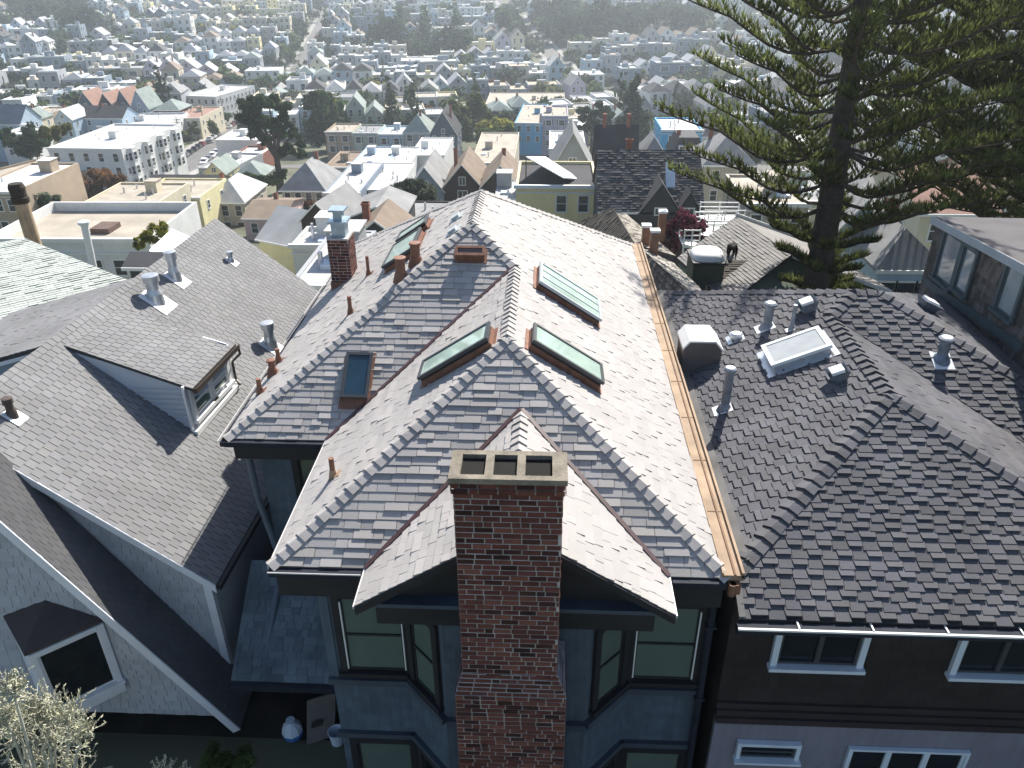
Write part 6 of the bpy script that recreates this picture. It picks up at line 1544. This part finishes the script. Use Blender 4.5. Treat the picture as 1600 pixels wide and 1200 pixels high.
for dpt,p,fl,k in tl:
    s=rf.choice((.8,1.,1.2,1.5,1.8) if dpt<420 else (.8,.95,1.1,1.3,1.6))*rf.uniform(.85,1.15)*(2.0 if fl==2 else (.75 if fl==1 else 1)); rz_=rf.uniform(0,6.28); v=rf.randint(0,2)
    if nt_<290:
        nt_+=1; o,f=near_tree(k,v); c=o if f else copy_tree(o)
        c.location=(p.x,p.y,p.z); c.rotation_euler=(0,0,rz_); c.scale=(s,s,s*rf.uniform(.9,1.15)); c['category']='tree'; c['group']='trees between the valley houses'
        q=proj(p+V((0,0,5))); autolabel(c,KND[k][0],q[0],q[1])
    else:
        if (k,v) not in tmpl: tmpl[(k,v)]=far_tree_mesh(KND[k],150,k*10+v+500,1.1)
        t=tmpl[(k,v)]; m=mbs[KND[k][1]]; nb=len(m.v); ca,sa=math.cos(rz_)*s,math.sin(rz_)*s
        m.v.extend([(p.x+ca*x-sa*y,p.y+sa*x+ca*y,p.z+z*s) for x,y,z in t.v]); m.f.extend([tuple(i+nb for i in f) for f in t.f]); m.m.extend(t.m); m.t.extend(t.t)
for m in mbs:
    if mbs[m].v: o=mbs[m].build('distant_woods',LEAF[m]); o['kind']='stuff'
# ---- cars
mTyre=mat('tyre',(.02,.02,.02),.8,.1,3.); mCarG=mat('car_glass',(.02,.025,.03),.08,.1,2.,spec=.7); mRim=mat('rim',(.4,.4,.42),.3,.1,3.,metal=.7)
CARC={'white':(.7,.7,.7),'silver':(.42,.43,.45),'black':(.03,.03,.035),'blue':(.06,.14,.30),'dark red':(.25,.03,.03),'grey':(.18,.18,.19)}
CPR={}
def car(col):
    if col in CPR: return CPR[col],False
    t=thing('parked_car','x','car'); m=mat('car_'+col.replace(' ','_'),CARC[col],.25,.05,1.,spec=.6); mb=MB()
    prof=[(-2.2,.35),(2.2,.35),(2.25,.62),(2.1,.82),(1.2,.95),(-2.0,.98),(-2.2,.75)]
    mb.prism([V((-.88,x,z)) for x,z in prof],V((1.76,0,0))); mb.prism([V((-.74,x,z)) for x,z in ((-1.75,.96),(1.0,.94),(.35,1.42),(-1.2,1.44))],V((1.48,0,0)),t=(.98,.98,.98))
    mb.build('body',m,t); mb=MB()
    for s in (-1,1): x=s*.745; mb.prism([V((x,-1.5,1.0)),V((x,.85,1.0)),V((x,.3,1.36)),V((x,-1.1,1.37))],V((s*.012,0,0)))
    mb.prism([V((-.66,1.0,.985)),V((.66,1.0,.985)),V((.6,.43,1.38)),V((-.6,.43,1.38))],V((0,.02,.02))); mb.prism([V((-.66,-1.72,1.0)),V((.66,-1.72,1.0)),V((.6,-1.27,1.4)),V((-.6,-1.27,1.4))],V((0,-.02,.02)))
    mb.build('window',mCarG,t)
    for sx in (-1,1):
        for y in (-1.35,1.4):
            mb=MB(); mb.tube((sx*.72,y,.33),(sx*.9,y,.33),.33,n=12); mb.tube((sx*.9,y,.33),(sx*.915,y,.33),.2,n=10,m=1); mb.build('wheel',[mTyre,mRim],t)
    CPR[col]=t; return t,True
rc_=random.Random(55); nc=0
for (a,side) in ((-64-4.2,1),(-64+4.2,-1)):
    bb=158 if a<-64 else 175
    while bb<520 and nc<60:
        bb+=rc_.uniform(5.2,6.4) if rc_.random()<.75 else 12
        p=ab(a,bb); q=proj(p)
        if not(-10<q[0]<1610): continue
        if any(abs(bb-x)<8 for x in XST): continue
        col=rc_.choice(('white','white','silver','black','grey','blue','dark red','silver')); o,f=car(col); c=o if f else copy_tree(o); nc+=1
        s=(ab(a,bb+2).z-ab(a,bb-2).z)/4
        c.location=(p.x,p.y,p.z+.13); c.rotation_euler=(math.atan(s),0,-BETA+(math.pi if side<0 else 0)); c['category']='car'; c['group']='cars parked along the left street'
        autolabel(c,f"{col} car parked on the left street",q[0],q[1])
# ---- utility poles on the left street
mPole=mat('pole_wood',(.10,.075,.055),.9,.3,3.); pp0=None
for k in range(7):
    p=ab(-64-7.2,165+34*k); q=proj(p+V((0,0,9)))
    if pp0 is None: pp0=thing('utility_pole','x','pole'); mb=MB(); mb.tube((0,0,-1),(0,0,11),.17,.12,n=8); mb.build('post',mPole,pp0); mb=MB(); mb.box(-1.1,1.1,-.07,.07,10.1,10.26); mb.box(-.8,.8,-.07,.07,9.3,9.44); mb.build('crossarm',mPole,pp0); c=pp0
    else: c=copy_tree(pp0)
    c.location=p; c.rotation_euler=(0,0,-BETA); c['category']='pole'; c['group']='utility poles along the left street'; autolabel(c,'wooden utility pole with two crossarms',q[0],q[1])
flush_labels()
print('HOUSES',len(cand),cnt,'TREES',len(tl),'objects',len(bpy.data.objects))
